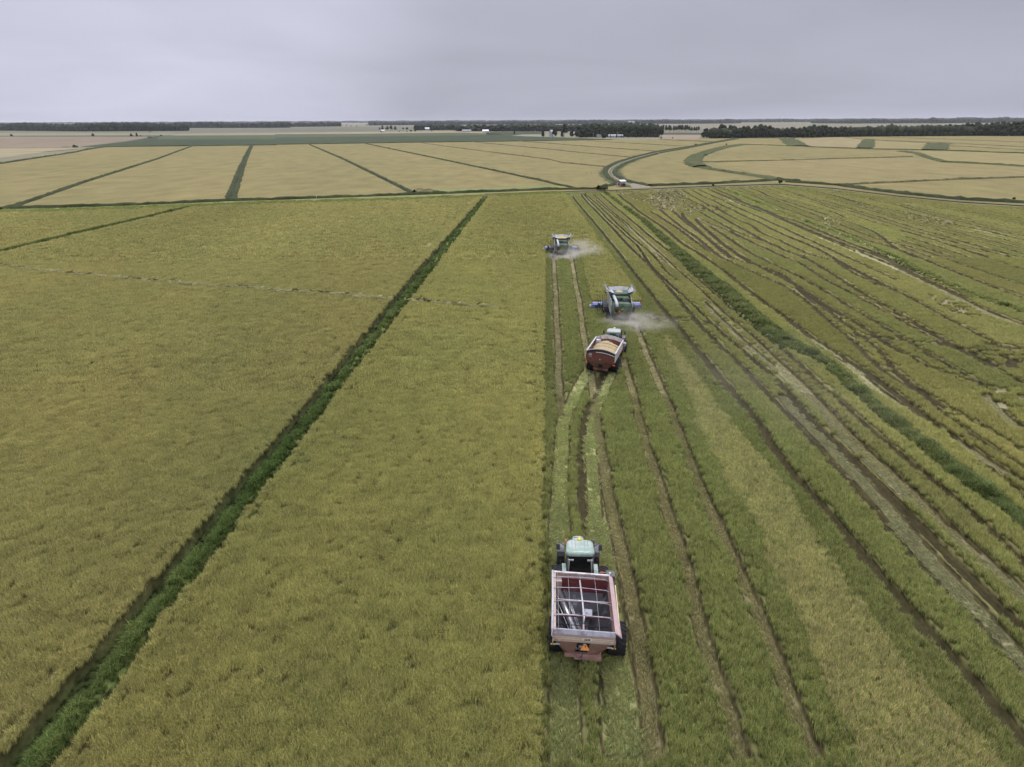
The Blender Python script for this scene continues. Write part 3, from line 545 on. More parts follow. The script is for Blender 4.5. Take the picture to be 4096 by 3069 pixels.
def bent_line():
    "straw laid over where something once crossed the standing crop"
    p = line(TRL, .85); p = p[np.argsort(p[:, 0])]; x = np.repeat(np.arange(p[0, 0], p[-1, 0], .34), 2); n = len(x)
    y = np.interp(x, p[:, 0], p[:, 1])+.25*np.sin(x*.35)+.12*np.sin(x*1.3)+rng.normal(0, .22, n)
    k = samp(CL, x, y) == 0; x, y = x[k], y[k]; n = len(x)
    tt = PALE*1.45*rng.uniform(.75, 1.2, (n, 1)); tt[(y-np.interp(x, p[:, 0], p[:, 1]) > .28)] = WALL*2.0
    return np.stack([x, y, np.full(n, 1.06)+rng.normal(0, .07, n)], 1), tt, np.stack([rng.normal(0, .25, n), rng.normal(0, .25, n), rng.uniform(0, 6.28, n)], 1), rng.uniform(.6, 1.1, n)
def gn_sow(name, c):
    g = bpy.data.node_groups.new(name, 'GeometryNodeTree')
    g.interface.new_socket('Geometry', in_out='INPUT', socket_type='NodeSocketGeometry'); g.interface.new_socket('Geometry', in_out='OUTPUT', socket_type='NodeSocketGeometry')
    N, L = g.nodes, g.links; gi = N.new('NodeGroupInput'); go = N.new('NodeGroupOutput'); jn = N.new('GeometryNodeJoinGeometry')
    sp = N.new('GeometryNodeSeparateGeometry'); sp.domain = 'POINT'
    def attr(nm, ty):
        a = N.new('GeometryNodeInputNamedAttribute'); a.data_type = ty; a.inputs['Name'].default_value = nm; return a.outputs['Attribute']
    lodv = attr('lod', 'FLOAT')
    cp = N.new('FunctionNodeCompare'); cp.data_type = 'FLOAT'; cp.operation = 'GREATER_THAN'; L.new(lodv, cp.inputs[0]); cp.inputs[1].default_value = -.5
    L.new(gi.outputs[0], sp.inputs['Geometry']); L.new(cp.outputs[0], sp.inputs['Selection'])
    L.new(sp.outputs['Inverted'], jn.inputs[0])
    for lod, col in c.items():
        s2 = N.new('GeometryNodeSeparateGeometry'); s2.domain = 'POINT'
        c2 = N.new('FunctionNodeCompare'); c2.data_type = 'FLOAT'; c2.operation = 'EQUAL'; L.new(lodv, c2.inputs[0]); c2.inputs[1].default_value = float(lod); c2.inputs['Epsilon'].default_value = .1
        L.new(sp.outputs['Selection'], s2.inputs['Geometry']); L.new(c2.outputs[0], s2.inputs['Selection'])
        ci = N.new('GeometryNodeCollectionInfo'); ci.inputs['Collection'].default_value = col; ci.inputs['Separate Children'].default_value = True; ci.inputs['Reset Children'].default_value = True
        ip = N.new('GeometryNodeInstanceOnPoints'); ip.inputs['Pick Instance'].default_value = True
        rv = N.new('FunctionNodeRandomValue'); rv.data_type = 'INT'; rv.inputs['Min'].default_value = 0; rv.inputs['Max'].default_value = 3
        for so in rv.inputs:
            if so.name == 'Min' and so.type == 'INT': so.default_value = 0
            if so.name == 'Max' and so.type == 'INT': so.default_value = 3
        L.new(s2.outputs['Selection'], ip.inputs['Points']); L.new(ci.outputs[0], ip.inputs['Instance'])
        L.new([q for q in rv.outputs if q.type == 'INT'][0], ip.inputs['Instance Index'])
        L.new(attr('rot', 'FLOAT_VECTOR'), ip.inputs['Rotation']); L.new(attr('scl', 'FLOAT'), ip.inputs['Scale'])
        L.new(ip.outputs[0], jn.inputs[0])
    L.new(jn.outputs[0], go.inputs[0]); return g

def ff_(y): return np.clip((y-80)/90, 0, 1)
def stand(name, cls, extra, label, cat, mat):
    "one stand of vegetation: its closed canopy surface plus the blades sown over it"
    q = VALID[:-1, :-1] & VALID[1:, :-1] & VALID[:-1, 1:] & VALID[1:, 1:]
    w2 = (CL[:-1, :-1] == 2) | (CL[1:, :-1] == 2) | (CL[:-1, 1:] == 2) | (CL[1:, 1:] == 2); dom = np.where(w2, 2, CL[:-1, :-1])
    jj, ii = np.nonzero(q & (dom == cls))
    F = np.stack([ids[jj, ii], ids[jj, ii+1], ids[jj+1, ii+1], ids[jj+1, ii]], 1)
    u, inv = np.unique(F, return_inverse=True); F = inv.reshape(F.shape)
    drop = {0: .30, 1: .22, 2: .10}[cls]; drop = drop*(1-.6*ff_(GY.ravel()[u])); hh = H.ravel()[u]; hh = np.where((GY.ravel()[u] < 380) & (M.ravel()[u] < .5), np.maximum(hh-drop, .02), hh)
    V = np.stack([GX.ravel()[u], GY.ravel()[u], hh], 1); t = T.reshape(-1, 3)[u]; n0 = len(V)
    fl = np.clip((GY.ravel()[u]-100)/45, 0, 1); t = t*np.where((M.ravel()[u] >= .8) & (t[:, 1] > .15) & (cls == 1), .80*(1-fl)+fl, 1)[:, None]  # floor under laid straw tinted down to match the blades' own shading
    if cls == 2: t = np.where((CL.ravel()[u] != 2)[:, None], WALL*.8+WEED*.12, t)  # crop wall beside the weeds tinted dark as painted shade
    ff = np.clip((GY.ravel()[u]-80)/90, 0, 1); t = t*np.where((M.ravel()[u] < .3) & (cls < 2), (.36, .38, .6)[cls]*(1-ff)+.50*ff, 1)[:, None]                # tint darkened: duller lower straw plus painted shade in the gaps between blades
    P = [V]; TT = [t]; RO = [np.zeros((n0, 3))]; SC = [np.ones(n0)]; LO = [np.full(n0, -1.)]; cols = {}
    for key, lodid in extra:
        v, tt, ro, sc = bent_line() if key == 'bent' else sow(*key); P.append(v); TT.append(tt); RO.append(ro); SC.append(sc); LO.append(np.full(len(v), float(lodid))); cols[lodid] = RC[(3, 1) if key == 'bent' else key]
        print(name, key, len(v))
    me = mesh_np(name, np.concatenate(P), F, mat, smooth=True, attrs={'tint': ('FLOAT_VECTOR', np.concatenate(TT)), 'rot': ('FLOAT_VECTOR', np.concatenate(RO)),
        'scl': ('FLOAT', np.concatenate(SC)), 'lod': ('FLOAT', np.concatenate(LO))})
    o = bpy.data.objects.new(name, me); link(o)
    md = o.modifiers.new('sow', 'NODES'); md.node_group = gn_sow(name+'_sow', cols)
    return setp(o, label, cat, kind='stuff')
g_ripe = land_mat('ripe_canopy', None, var=.12, s1=.03, s2=.5, col2=(1.1, .98, .95), fine=.22, fscale=2.2, use_tint=True)
g_stub = land_mat('stubble_canopy', None, var=.12, s1=.03, s2=.7, col2=(1.12, 1.0, 1.0), fine=.22, fscale=2.6, use_tint=True)
g_weed = land_mat('weed_canopy', None, var=.25, s1=.08, s2=1.0, col2=(1.3, 1.1, 1.2), fine=.3, fscale=3.0, use_tint=True)
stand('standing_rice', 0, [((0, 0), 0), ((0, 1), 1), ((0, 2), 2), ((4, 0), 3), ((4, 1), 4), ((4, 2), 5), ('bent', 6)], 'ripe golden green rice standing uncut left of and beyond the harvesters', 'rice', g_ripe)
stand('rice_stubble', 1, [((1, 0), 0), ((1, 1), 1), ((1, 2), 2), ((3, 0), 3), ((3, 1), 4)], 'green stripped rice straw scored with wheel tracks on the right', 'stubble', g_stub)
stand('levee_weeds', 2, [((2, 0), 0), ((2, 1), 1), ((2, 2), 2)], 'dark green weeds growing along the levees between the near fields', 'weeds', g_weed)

# ---------------------------------------------------------------- ground and far parcels, out to the horizon
def sheet(name, P, z, mat, label=None, kind='structure', cat=None):
    "flat polygon at height z"
    bm = bmesh.new(); vs = [bm.verts.new((x, y, z)) for x, y in P]; f = bm.faces.new(vs)
    bm.normal_update()
    if f.normal.z < 0: f.normal_flip()
    bmesh.ops.triangulate(bm, faces=bm.faces[:])
    me = bpy.data.meshes.new(name); bm.to_mesh(me); bm.free(); me.materials.append(mat)
    o = bpy.data.objects.new(name, me); link(o); return setp(o, label, cat, kind=kind)
def far(col, col2=None, s1=.004, s2=.05, var=.12, fs=.5, fine=.1): return land_mat('far_field', col, var=var, s1=s1, s2=s2, col2=col2, fine=fine, fscale=fs)
m_soil = far((.155, .160, .090), (.24, .21, .13), s1=.0009, s2=.01, fs=.1)
m_rice = land_mat('far_rice', (.248, .206, .076), var=.16, s1=.014, s2=.10, col2=(.205, .178, .068), fine=.16, fscale=1.2)
m_rice2 = land_mat('far_rice_pale', (.285, .238, .100), var=.13, s1=.008, s2=.10, col2=(.245, .207, .082), fine=.13, fscale=1.0)
m_soy = far((.042, .056, .024), (.056, .072, .030), s1=.004, s2=.04, var=.16, fs=.5, fine=.2)
m_bare = far((.28, .22, .13), (.32, .26, .16), s1=.004, s2=.03)
m_bare2 = far((.215, .165, .105), (.25, .20, .13), s1=.004, s2=.03)
m_cutf = far((.34, .29, .165), (.29, .245, .13), s1=.01, s2=.06)
m_green = far((.115, .150, .058), (.16, .185, .075), s1=.006, s2=.05)
m_mid = far((.17, .165, .11), (.13, .14, .085), s1=.002, s2=.02)
m_grass = land_mat('bank_grass', (.064, .076, .024), var=.28, s1=.05, s2=.6, col2=(.092, .10, .034), fine=.3, fscale=2.5)
m_dirt = land_mat('dirt_road', (.29, .25, .18), var=.2, s1=.05, s2=.6, col2=(.22, .20, .13), fine=.15, fscale=2.0)
m_cut = land_mat('cut_strip', (.205, .225, .08), var=.15, s1=.05, s2=.4, col2=(.21, .235, .08), fine=.15, fscale=1.5)

sheet('ground', [(-11000, -2000), (11000, -2000), (11000, 11500), (-11000, 11500)], -.30, m_soil)
def poly(txt, z=0): return [tuple(q) for q in line(txt, z)]
def clipfar(P): return P
# broad zones beyond the near fields, nearest last and each a little above the one beneath
sheet('far_plain', poly('s -900,531 900,531 2000,527 4900,517 4900,502 2000,505 -900,521'), -.28, m_mid)
sheet('far_field', poly('s -700,545 700,541 1500,536 1500,530 700,532 -700,534'), -.26, far((.20, .20, .105), (.24, .235, .13), s1=.002, s2=.02))
sheet('far_field', poly('s -700,549 640,547 700,541 -700,544'), -.24, far((.075, .075, .055), (.10, .10, .07), s1=.002, s2=.02))
sheet('far_field', poly('s 700,535 1800,534 1800,525 1000,527 700,529'), -.24, far((.15, .145, .105), (.20, .19, .13), s1=.002, s2=.02))
sheet('far_field', poly('s 2640,520 4900,508 4900,496 2640,503'), -.22, far((.23, .205, .135), (.18, .17, .11), s1=.001, s2=.01))
sheet('far_field', poly('s 700,540 1300,538 1960,533 1960,522 1100,532 700,535'), -.2, m_bare)
sheet('far_field', poly('s -700,591 0,591 320,588 350,580 620,547 -700,547'), -.2, m_bare2)
sheet('far_field', poly('s -700,640 0,637 0,632 200,605 345,592 320,592 0,593 -700,594'), -.18, m_cutf)
sheet('soy_field', poly('m 640,296 m 850,298 2212,284 n 0,280 1100,264 2212,250 o 0,251 700,240 550,232 0,211 n 2212,205 1900,195 1500,182 600,192 0,195 m 2212,203 1290,207 1000,255'), -.16, m_soy)
sheet('soy_field', poly('m 1290,208 2212,203 n 0,196 600,193 1500,183 1850,194 1500,205 600,215 0,222 m 2212,234 1260,236'), -.12, far((.072, .092, .038), (.09, .11, .05), s1=.004, s2=.04))
sheet('soy_field', poly('o 0,172 150,172 150,196 0,196 n 1700,196 1700,178'), -.12, m_soy)
sheet('farmyard', poly('o 0,197 150,196 400,198 1110,222 1400,231 1100,240 700,238 500,226 0,212 n 1900,206 2000,197'), -.10, far((.20, .205, .12), (.27, .25, .17), s1=.01, s2=.05))
sheet('far_field', poly('o 1100,230 1400,232 1420,200 1100,200'), -.08, far((.30, .235, .175), (.27, .21, .15)))
sheet('far_field', poly('o 1100,200 1420,200 1420,184 1100,184'), -.06, m_soy)
# golden rice beyond the cross ditch: one plateau of crop, divided by levees
RB = poly('s -500,880 0,835 m 1000,772 n 0,728 1100,698 2212,655 o 600,648 1000,633 1500,611 2000,596 p 300,601 700,633 1200,693 1700,741 2212,771 s 4700,880 4700,546 p 2212,210 1300,206 720,216 0,230 o 1100,234 700,240 0,252 n 2212,249 1100,263 0,279 m 2212,283 850,298 600,340 300,385 0,432 s -500,700')
sheet('far_rice_field', RB, .0, m_rice)
sheet('far_rice_field', poly('p 1360,330 2212,352 s 4700,640 4700,700 p 2212,458 1900,438 1580,422 1450,398'), .06, m_rice2)
sheet('far_rice_field', poly('p 350,232 720,218 940,242 905,308 500,298 455,290'), .06, far((.30, .245, .12), (.265, .22, .105), s1=.01, s2=.1))
sheet('far_rice_field', poly('p 990,245 1480,272 1440,322 960,308'), .06, m_rice2)
sheet('far_rice_field', poly('p 0,415 700,398 1300,383 1500,430 1900,445 2212,465 2212,540 1700,560 770,603 200,545 0,525'), .06, far((.262, .215, .090), (.225, .188, .074), s1=.01, s2=.1))

# levees, ditches and farm roads: low ridges that follow measured lines
def ridge(name, txt, w, h, mat, label, z=0.0, base=0.02, lump=.25, kind='stuff', cat='grass bank', n_div=None, gap=0):
    p = line(txt, z); seg = np.r_[0, np.cumsum(np.hypot(*np.diff(p, axis=0).T))]
    d = np.hypot(*p.mean(0)); st = max(1.2, d*.008); n = max(2, int(seg[-1]/st)); s = np.linspace(0, seg[-1], n)
    x = np.interp(s, seg, p[:, 0]); y = np.interp(s, seg, p[:, 1])
    tx, ty = np.gradient(x), np.gradient(y); L = np.hypot(tx, ty); nx_, ny_ = -ty/L, tx/L
    prof = [(-.5, 0), (-.36, .7), (-.12, 1.0), (.15, .95), (.38, .6), (.5, 0)]
    if gap: prof = [(-.5, 0), (-.34, .9), (-.14, .8), (-.03, .06), (.06, .06), (.16, .8), (.34, 1), (.5, 0)]
    V = []
    for a, b in prof:
        jit = rng.normal(0, 1, n); k = w*a*(1+.12*rng.normal(0, 1, n)*(abs(a) > .3))
        V.append(np.stack([x+nx_*k, y+ny_*k, base+h*b*(1+lump*jit)*(b > 0)], 1))
    m = len(prof); V = np.stack(V, 1).reshape(-1, 3)
    i = (np.arange(n-1)[:, None]*m+np.arange(m-1)[None]).ravel()
    F = np.stack([i, i+m, i+m+1, i+1], 1)
    me = mesh_np(name, V, F, mat, smooth=False)
    o = bpy.data.objects.new(name, me); link(o); return setp(o, label, cat, kind=kind)
def strip(name, txt, w, mat, z=.03, kind='structure', label=None):
    p = line(txt, 0); seg = np.r_[0, np.cumsum(np.hypot(*np.diff(p, axis=0).T))]; n = max(3, int(seg[-1]/3)); s = np.linspace(0, seg[-1], n)
    x = np.interp(s, seg, p[:, 0]); y = np.interp(s, seg, p[:, 1])
    for _ in range(3): x[1:-1] = (x[:-2]+2*x[1:-1]+x[2:])/4; y[1:-1] = (y[:-2]+2*y[1:-1]+y[2:])/4
    tx, ty = np.gradient(x), np.gradient(y); L = np.hypot(tx, ty)
    ww = w*(1+.12*rng.normal(0, 1, n))/2
    V = np.stack([np.stack([x+ty/L*ww, y-tx/L*ww, np.full(n, z)], 1), np.stack([x-ty/L*ww, y+tx/L*ww, np.full(n, z)], 1)], 1).reshape(-1, 3)
    i = np.arange(n-1)*2; me = mesh_np(name, V, np.stack([i, i+1, i+3, i+2], 1), mat)
    o = bpy.data.objects.new(name, me); link(o); return setp(o, label, kind=kind)
m_lev = land_mat('levee_grass', (.032, .042, .014), var=.3, s1=.05, s2=.5, col2=(.058, .068, .022), fine=.3, fscale=2)
m_levb = land_mat('levee_brown', (.115, .105, .048), var=.3, s1=.05, s2=.5, col2=(.16, .145, .065), fine=.3, fscale=2)
g_ = 'dark grass on a narrow levee crossing the golden rice '
ridge('levee', 'm 0,800 120,776 680,580 1250,400 1550,290', 2.8, .75, m_lev, g_+'far left')
ridge('levee', 'm 1848,728 1915,540 1975,385 2025,284', 4.4, .8, m_lev, 'double levee with a dark ditch running straight away between golden fields', gap=1)
ridge('levee', 'n 1110,672 940,585 560,400 280,280', 2.6, .7, m_lev, g_+'right of the double levee')
ridge('levee', 'n 730,272 1250,380 1700,475 2212,585 o 250,600 430,637', 2.2, .65, m_lev, g_+'ending at the trampled corner')
ridge('levee', 'n 1170,265 1500,310 2212,400 o 300,425 655,460', 1.7, .6, m_levb, g_+'toward the curved farm road')
ridge('levee', 'n 1590,258 2212,318 o 400,340 850,382', 1.6, .6, m_levb, g_+'halfway to the farm trees')
ridge('levee', 'n 1950,252 2212,270 o 500,295 1080,335', 1.6, .6, m_levb, g_+'next to last before the farm')
ridge('levee', 'o 500,250 1330,295', 1.2, .5, m_levb, g_+'nearest the farm trees'); ridge('levee', 'o 1080,240 1530,258', 2.0, .7, m_levb, g_+'behind the road junction')
ridge('levee', 's -300,690 m 0,433 300,387 600,342 700,318 850,299 2212,284 n 0,280 1100,264 2212,250 o 700,240', 4.5, .9, m_lev, 'grass bank between the golden rice and the dark green field')
ridge('ditch_bank', 's -200,860 m 0,797 1000,768 1850,733 2212,722 n 1110,683 2212,642 o 420,640 640,636', 2.6, .8, m_lev, 'dark grass along the cross ditch at the head of the near fields')
strip('cut_strip', 's -200,862 m 0,812 1000,784 1850,745 2212,738 n 1110,697 1680,678', 7.5, m_cut, .10)
strip('cut_strip', 'n 1150,650 1700,640 2212,615 o 200,618 380,632', 9, m_cut, .09)
ridge('ditch_bank', 'o 1000,612 1500,596 1900,575 2020,566 2212,572 p 300,583 700,608 960,645 1200,675 1700,726 2212,752 s 4500,850', 3.4, .9, m_lev, 'dark grass bank behind the pale track on the right')
strip('farm_track', 'o 960,622 1100,622 1500,609 2000,593 p 300,600 700,627 1200,684 1700,733 2212,762 s 4500,870', 1.2, m_dirt, .06)
# curved farm road beside the pump
CR = 'o 1700,230 1500,265 1300,303 1080,338 900,385 770,430 700,470 682,500 700,535 760,575 850,608 960,624'
strip('road_verge', CR, 13, m_grass, .03); 
ridge('road_bank', 'o 1700,226 1500,262 1300,299 1080,332 880,378 730,425 655,465 645,505 680,550 745,585 700,608 600,622', 3.2, .7, m_lev, 'grass on the outer side of the curved farm road')
ridge('road_bank', 'o 1710,235 1500,270 1300,310 1080,348 900,396 790,440 730,475 716,505 740,535 830,575 900,590 1000,612', 3.0, .7, m_lev, 'grass on the inner side of the curved farm road')
for k, c in enumerate(('o 1080,338 900,383 765,428 690,470 668,500 690,535 752,575 840,606 960,620', 'o 1080,341 905,388 785,432 712,472 692,500 712,533 768,572 850,600 990,618')):
    strip('farm_road', c, 1.1, m_dirt, .06)
sheet('farm_road', poly('o 840,600 870,590 900,596 1010,616 1000,628 860,630'), .055, m_dirt)
# wide weedy levees on the right
def wide(txt, w, label, h=.8): return ridge('grass_levee', txt, w, h, m_grass, label, lump=.35)
wide('o 1740,280 1600,302 1480,335 1390,370 1350,405 1360,435 1420,462', 13, 'broad green levee curving round the far golden field', 1.1)
wide('o 1420,462 1500,478 1600,492 1850,530 2050,562', 7, 'green levee running toward the track junction')
ridge('levee', 'o 1740,278 2212,292 p 500,300 1000,318 1500,325 2212,352 s 4600,625', 3.2, .7, m_lev, 'long dark levee crossing the far right fields')
strip('farm_track', 'p 500,304 1000,321 1330,330', 2.2, m_dirt, .08)
wide('p 300,232 345,262 395,294', 24, 'broad green levee crossing toward the right wood', 1.0)
wide('p 962,240 945,270 925,308', 17, 'middle green levee block below the right wood', 1.0)
wide('p 1520,271 1500,300 1482,327', 24, 'rightmost green levee block below the wood', 1.0)
wide('p 1215,335 1350,352 1450,388 1580,422 1900,436 2212,456 s 4700,700', 7, 'green levee bending across the right hand rice')
ridge('levee', 'o 1420,422 2212,403 p 700,395 1310,380', 1.5, .6, m_levb, 'thin dark line across the far right golden field')
ridge('levee', 'p 770,605 1300,580 1700,562 2212,545 s 4500,690', 1.8, .75, m_levb, 'thin dark levee above the pale track at the right edge')
ridge('levee', 'p 0,230 500,228 720,217 940,240 1200,256 1480,270', 2.4, .6, m_levb, 'levee at the foot of the right wood')
for t in ('p 1000,243 1500,262 2212,300', 'p 1100,222 1600,238 2212,262', 'p 1560,290 1800,300 2212,325'): ridge('levee', t, 1.6, .45, m_levb, 'faint levee line below the right wood')
# faint wheel marks pressed in the far rice
m_rut = land_mat('rut', (.23, .20, .09), s2=.5)
for t in ('o 560,455 520,490 515,520 555,585', 'o 585,460 548,492 545,520 595,598', 'o 1660,330 1500,370 1462,395 1490,430 1540,460', 'o 1640,345 1500,385 1482,405 1510,435 1600,478',
          'o 1990,310 2090,335 2015,368 2040,385 p 320,405 700,455 1250,500 1800,538', 'm 1270,650 1320,648', 's 1150,1193 1185,1190', 'm 0,820 600,800 1200,770', 'm 0,290 400,262 s 300,560', 'o 1000,470 1080,462', 'o 1180,543 1240,544', 'p 1130,546 1215,548'):
    strip('wheel_mark', t, .7, m_rut, .11)
m_clod = m_levb
ridge('trampled_corner', 'n 1110,670 1160,640 1220,648 1300,660', 4, .4, m_clod, 'trampled brown clumps at the levee corner', lump=.9)
ridge('trampled_corner', 'n 1130,662 1200,650 1290,655', 3, .4, m_levb, 'second row of trampled clumps at the levee corner', lump=1.0)
ridge('bush_row', 's 2395,760 2408,757 2422,757', 3.0, 1.6, m_lev, 'dark weed clump at the head of the green levee', lump=.4)
# furrow lines in the far left fields
for t in ('m 0,255 500,250 1000,243', 'm 0,345 350,335 640,312', 'm 1290,237 2212,234 n 600,222 1500,208 1850,196', 'm 0,306 340,306'): strip('field_edge', t, 2.2, m_levb, .02)

# ---------------------------------------------------------------- solid modelling helpers
class MB:
    def __init__(s): s.v = []; s.f = []; s.sm = []
    def add(s, V, F, smooth=False):
        k = len(s.v); s.v += [tuple(p) for p in V]; s.f += [tuple(i+k for i in f) for f in F]; s.sm += [smooth]*len(F); return s
    def box(s, c, d, rz=0, rx=0, ry=0, top=(1, 1)):
        hx, hy, hz = d[0]/2, d[1]/2, d[2]/2; m = Matrix.Translation(c) @ Euler((rx, ry, rz)).to_matrix().to_4x4()
        V = [m @ Vector((x*hx*(top[0] if z > 0 else 1), y*hy*(top[1] if z > 0 else 1), z*hz)) for z in (-1, 1) for x, y in ((-1, -1), (1, -1), (1, 1), (-1, 1))]
        return s.add(V, [(3, 2, 1, 0), (4, 5, 6, 7), (0, 1, 5, 4), (1, 2, 6, 5), (2, 3, 7, 6), (3, 0, 4, 7)])
    def hull(s, A, B, caps=True, smooth=False):
        "skin between two matching closed outlines"
        n = len(A); F = [(i, (i+1) % n, n+(i+1) % n, n+i) for i in range(n)]
        if caps: F += [tuple(range(n))[::-1], tuple(range(n, 2*n))]
        return s.add(list(A)+list(B), F, smooth)
    def prism(s, prof, axis, a, b):
        "extrude a 2-d outline along x ('x': outline is y,z), y (x,z) or z (x,y)"
        f = {'x': lambda p, t: (t, p[0], p[1]), 'y': lambda p, t: (p[0], t, p[1]), 'z': lambda p, t: (p[0], p[1], t)}[axis]
        return s.hull([f(p, a) for p in prof], [f(p, b) for p in prof])
    def tube(s, pts, r, n=8, cap=True):
        pts = [Vector(p) for p in pts]; rs = r if isinstance(r, (list, tuple)) else [r]*len(pts); rings = []
        for i, p in enumerate(pts):
            d = (pts[min(i+1, len(pts)-1)]-pts[max(i-1, 0)]).normalized(); u = d.orthogonal().normalized() if i == 0 else (u-d*u.dot(d)).normalized()
            w = d.cross(u); rings.append([p+(u*cos(2*pi*k/n)+w*sin(2*pi*k/n))*rs[i] for k in range(n)])
        V = [q for g in rings for q in g]; F = []
        for i in range(len(pts)-1):
            F += [(i*n+k, i*n+(k+1) % n, (i+1)*n+(k+1) % n, (i+1)*n+k) for k in range(n)]
        s.add(V, F, True)
        if cap: s.add(rings[0], [tuple(range(n))[::-1]]); s.add(rings[-1], [tuple(range(n))])
        return s
    def lathe(s, prof, c, axis='x', n=28, smooth=True):
        "prof: (position along axis, radius)"
        V = []; m = len(prof)
        for k in range(n):
            a = 2*pi*k/n
            for t, r in prof:
                q = {'x': (t, r*cos(a), r*sin(a)), 'z': (r*cos(a), r*sin(a), t), 'y': (r*cos(a), t, r*sin(a))}[axis]
                V.append((q[0]+c[0], q[1]+c[1], q[2]+c[2]))
        F = [(k*m+j, k*m+j+1, ((k+1) % n)*m+j+1, ((k+1) % n)*m+j) for k in range(n) for j in range(m-1)]
        return s.add(V, F, smooth)
    def panel(s, P, th, dirv=(0, 0, 1)):
        "flat or folded panel outline given thickness th along dirv"
        d = Vector(dirv).normalized()*th; return s.hull([Vector(p) for p in P], [Vector(p)+d for p in P])
    def blob(s, c, d, n=12, m=8):
        V = []; F = []
        for i in range(m+1):
            t = pi*i/m
            for k in range(n): a = 2*pi*k/n; V.append((c[0]+d[0]/2*sin(t)*cos(a), c[1]+d[1]/2*sin(t)*sin(a), c[2]+d[2]/2*cos(t)))
        for i in range(m): F += [(i*n+k, (i+1)*n+k, (i+1)*n+(k+1) % n, i*n+(k+1) % n) for k in range(n)]
        return s.add(V, F, True)
    def build(s, name, mat, parent=None, bevel=0, label=None):
        me = bpy.data.meshes.new(name); me.from_pydata(s.v, [], s.f); me.polygons.foreach_set('use_smooth', s.sm)
        bm = bmesh.new(); bm.from_mesh(me); bmesh.ops.remove_doubles(bm, verts=bm.verts, dist=1e-5); bmesh.ops.recalc_face_normals(bm, faces=bm.faces); bm.to_mesh(me); bm.free()
        for mt in (mat if isinstance(mat, (list, tuple)) else [mat]): me.materials.append(mt)
        o = bpy.data.objects.new(name, me); link(o, parent)
        if bevel:
            b = o.modifiers.new('bevel', 'BEVEL'); b.width = bevel; b.segments = 2; b.limit_method = 'ANGLE'; b.angle_limit = R(40)
        if label: o['label'] = label
        return o
def rrect(cx, cy, w, h, r, n=5, sq=(1, 1, 1, 1)):
    P = []
    for k, (sx, sy, a0) in enumerate(((1, 1, 0), (-1, 1, 90), (-1, -1, 180), (1, -1, 270))):
        rr = r*sq[k]
        for i in range(n+1): a = R(a0+90*i/n); P.append((cx+sx*(w/2-rr)+rr*cos(a), cy+sy*(h/2-rr)+rr*sin(a)))
    return P

M_GREEN = mk('machine_green', (.055, .175, .060), .38, var=.10, scale=4, dirt=(.22, .20, .13), dirt_amt=.22, coat=.2)
M_GREEND = mk('machine_green_dark', (.030, .085, .035), .45, var=.15, scale=4, dirt=(.14, .13, .08), dirt_amt=.2)
M_ROOF1 = mk('cab_roof_green', (.275, .385, .305), .45, var=.08, scale=2.5, dirt=(.46, .51, .48), dirt_amt=.42, coat=.3, dscale=1.3)
M_ROOF2 = mk('cab_roof_pale', (.43, .47, .44), .4, var=.06, scale=2.5, dirt=(.38, .46, .40), dirt_amt=.3)
M_RUB = mk('rubber', (.018, .018, .019), .85, var=.25, scale=6, dirt=(.06, .055, .045), dirt_amt=.2, bump=.3)
M_RUBD = mk('dusty_rubber', (.045, .045, .046), .85, var=.25, scale=6, dirt=(.12, .11, .09), dirt_amt=.35)
M_YEL = mk('wheel_yellow', (.62, .46, .03), .45, var=.08, dirt=(.25, .21, .12), dirt_amt=.2)
M_GREYR = mk('wheel_grey', (.45, .45, .44), .45, var=.1, dirt=(.25, .22, .16), dirt_amt=.25)
M_BLK = mk('black_plastic', (.022, .022, .024), .5, var=.2, dirt=(.09, .085, .07), dirt_amt=.25)
M_DGREY = mk('dark_grey_plastic', (.085, .085, .090), .5, var=.15, dirt=(.18, .17, .14), dirt_amt=.3)
M_GLASS = mk('cab_glass', (.012, .014, .014), .08, var=.3, spec=.6)
M_GLASS2 = mk('tinted_glass', (.03, .045, .035), .08, var=.3, spec=.6)
_n, _l = nt(M_GLASS2); _t = _n.new('ShaderNodeBsdfTransparent'); _t.inputs[0].default_value = (.55, .68, .60, 1); _x = _n.new('ShaderNodeMixShader'); _x.inputs[0].default_value = .6
_l.new(_n['Principled BSDF'].outputs[0], _x.inputs[1]); _l.new(_t.outputs[0], _x.inputs[2]); _l.new(_x.outputs[0], _n['Material Output'].inputs['Surface'])
M_CHROME = mk('worn_steel', (.42, .42, .44), .32, .85, var=.25, scale=5, dirt=(.16, .15, .14), dirt_amt=.3, dscale=3)
M_STEEL = mk('dusty_steel', (.050, .050, .054), .45, .3, var=.3, scale=2.5, dirt=(.24, .24, .25), dirt_amt=.25, dscale=1.6)
M_CAST = mk('cast_grey_green', (.30, .33, .27), .6, var=.15, dirt=(.22, .2, .14), dirt_amt=.3)
M_RED1 = mk('faded_red', (.42, .235, .190), .55, var=.08, scale=2, dirt=(.48, .34, .30), dirt_amt=.3, dscale=1.4)
M_REDIN = mk('inner_red', (.155, .035, .033), .5, var=.15, scale=2, dirt=(.22, .12, .11), dirt_amt=.25)
M_PINK = mk('sun_bleached_red', (.53, .375, .360), .6, var=.07, scale=2.5, dirt=(.60, .52, .40), dirt_amt=.12)
M_CREAM = mk('cream_band', (.50, .39, .32), .6, var=.1, scale=1.6, dirt=(.42, .22, .18), dirt_amt=.35, dscale=2.2)
M_WHITE = mk('scuffed_white', (.56, .55, .55), .5, var=.08, scale=3, dirt=(.40, .38, .37), dirt_amt=.3, dscale=3)
M_RIM = mk('worn_rim', (.46, .46, .50), .45, .25, var=.12, scale=4, dirt=(.25, .24, .27), dirt_amt=.4, dscale=2.5)
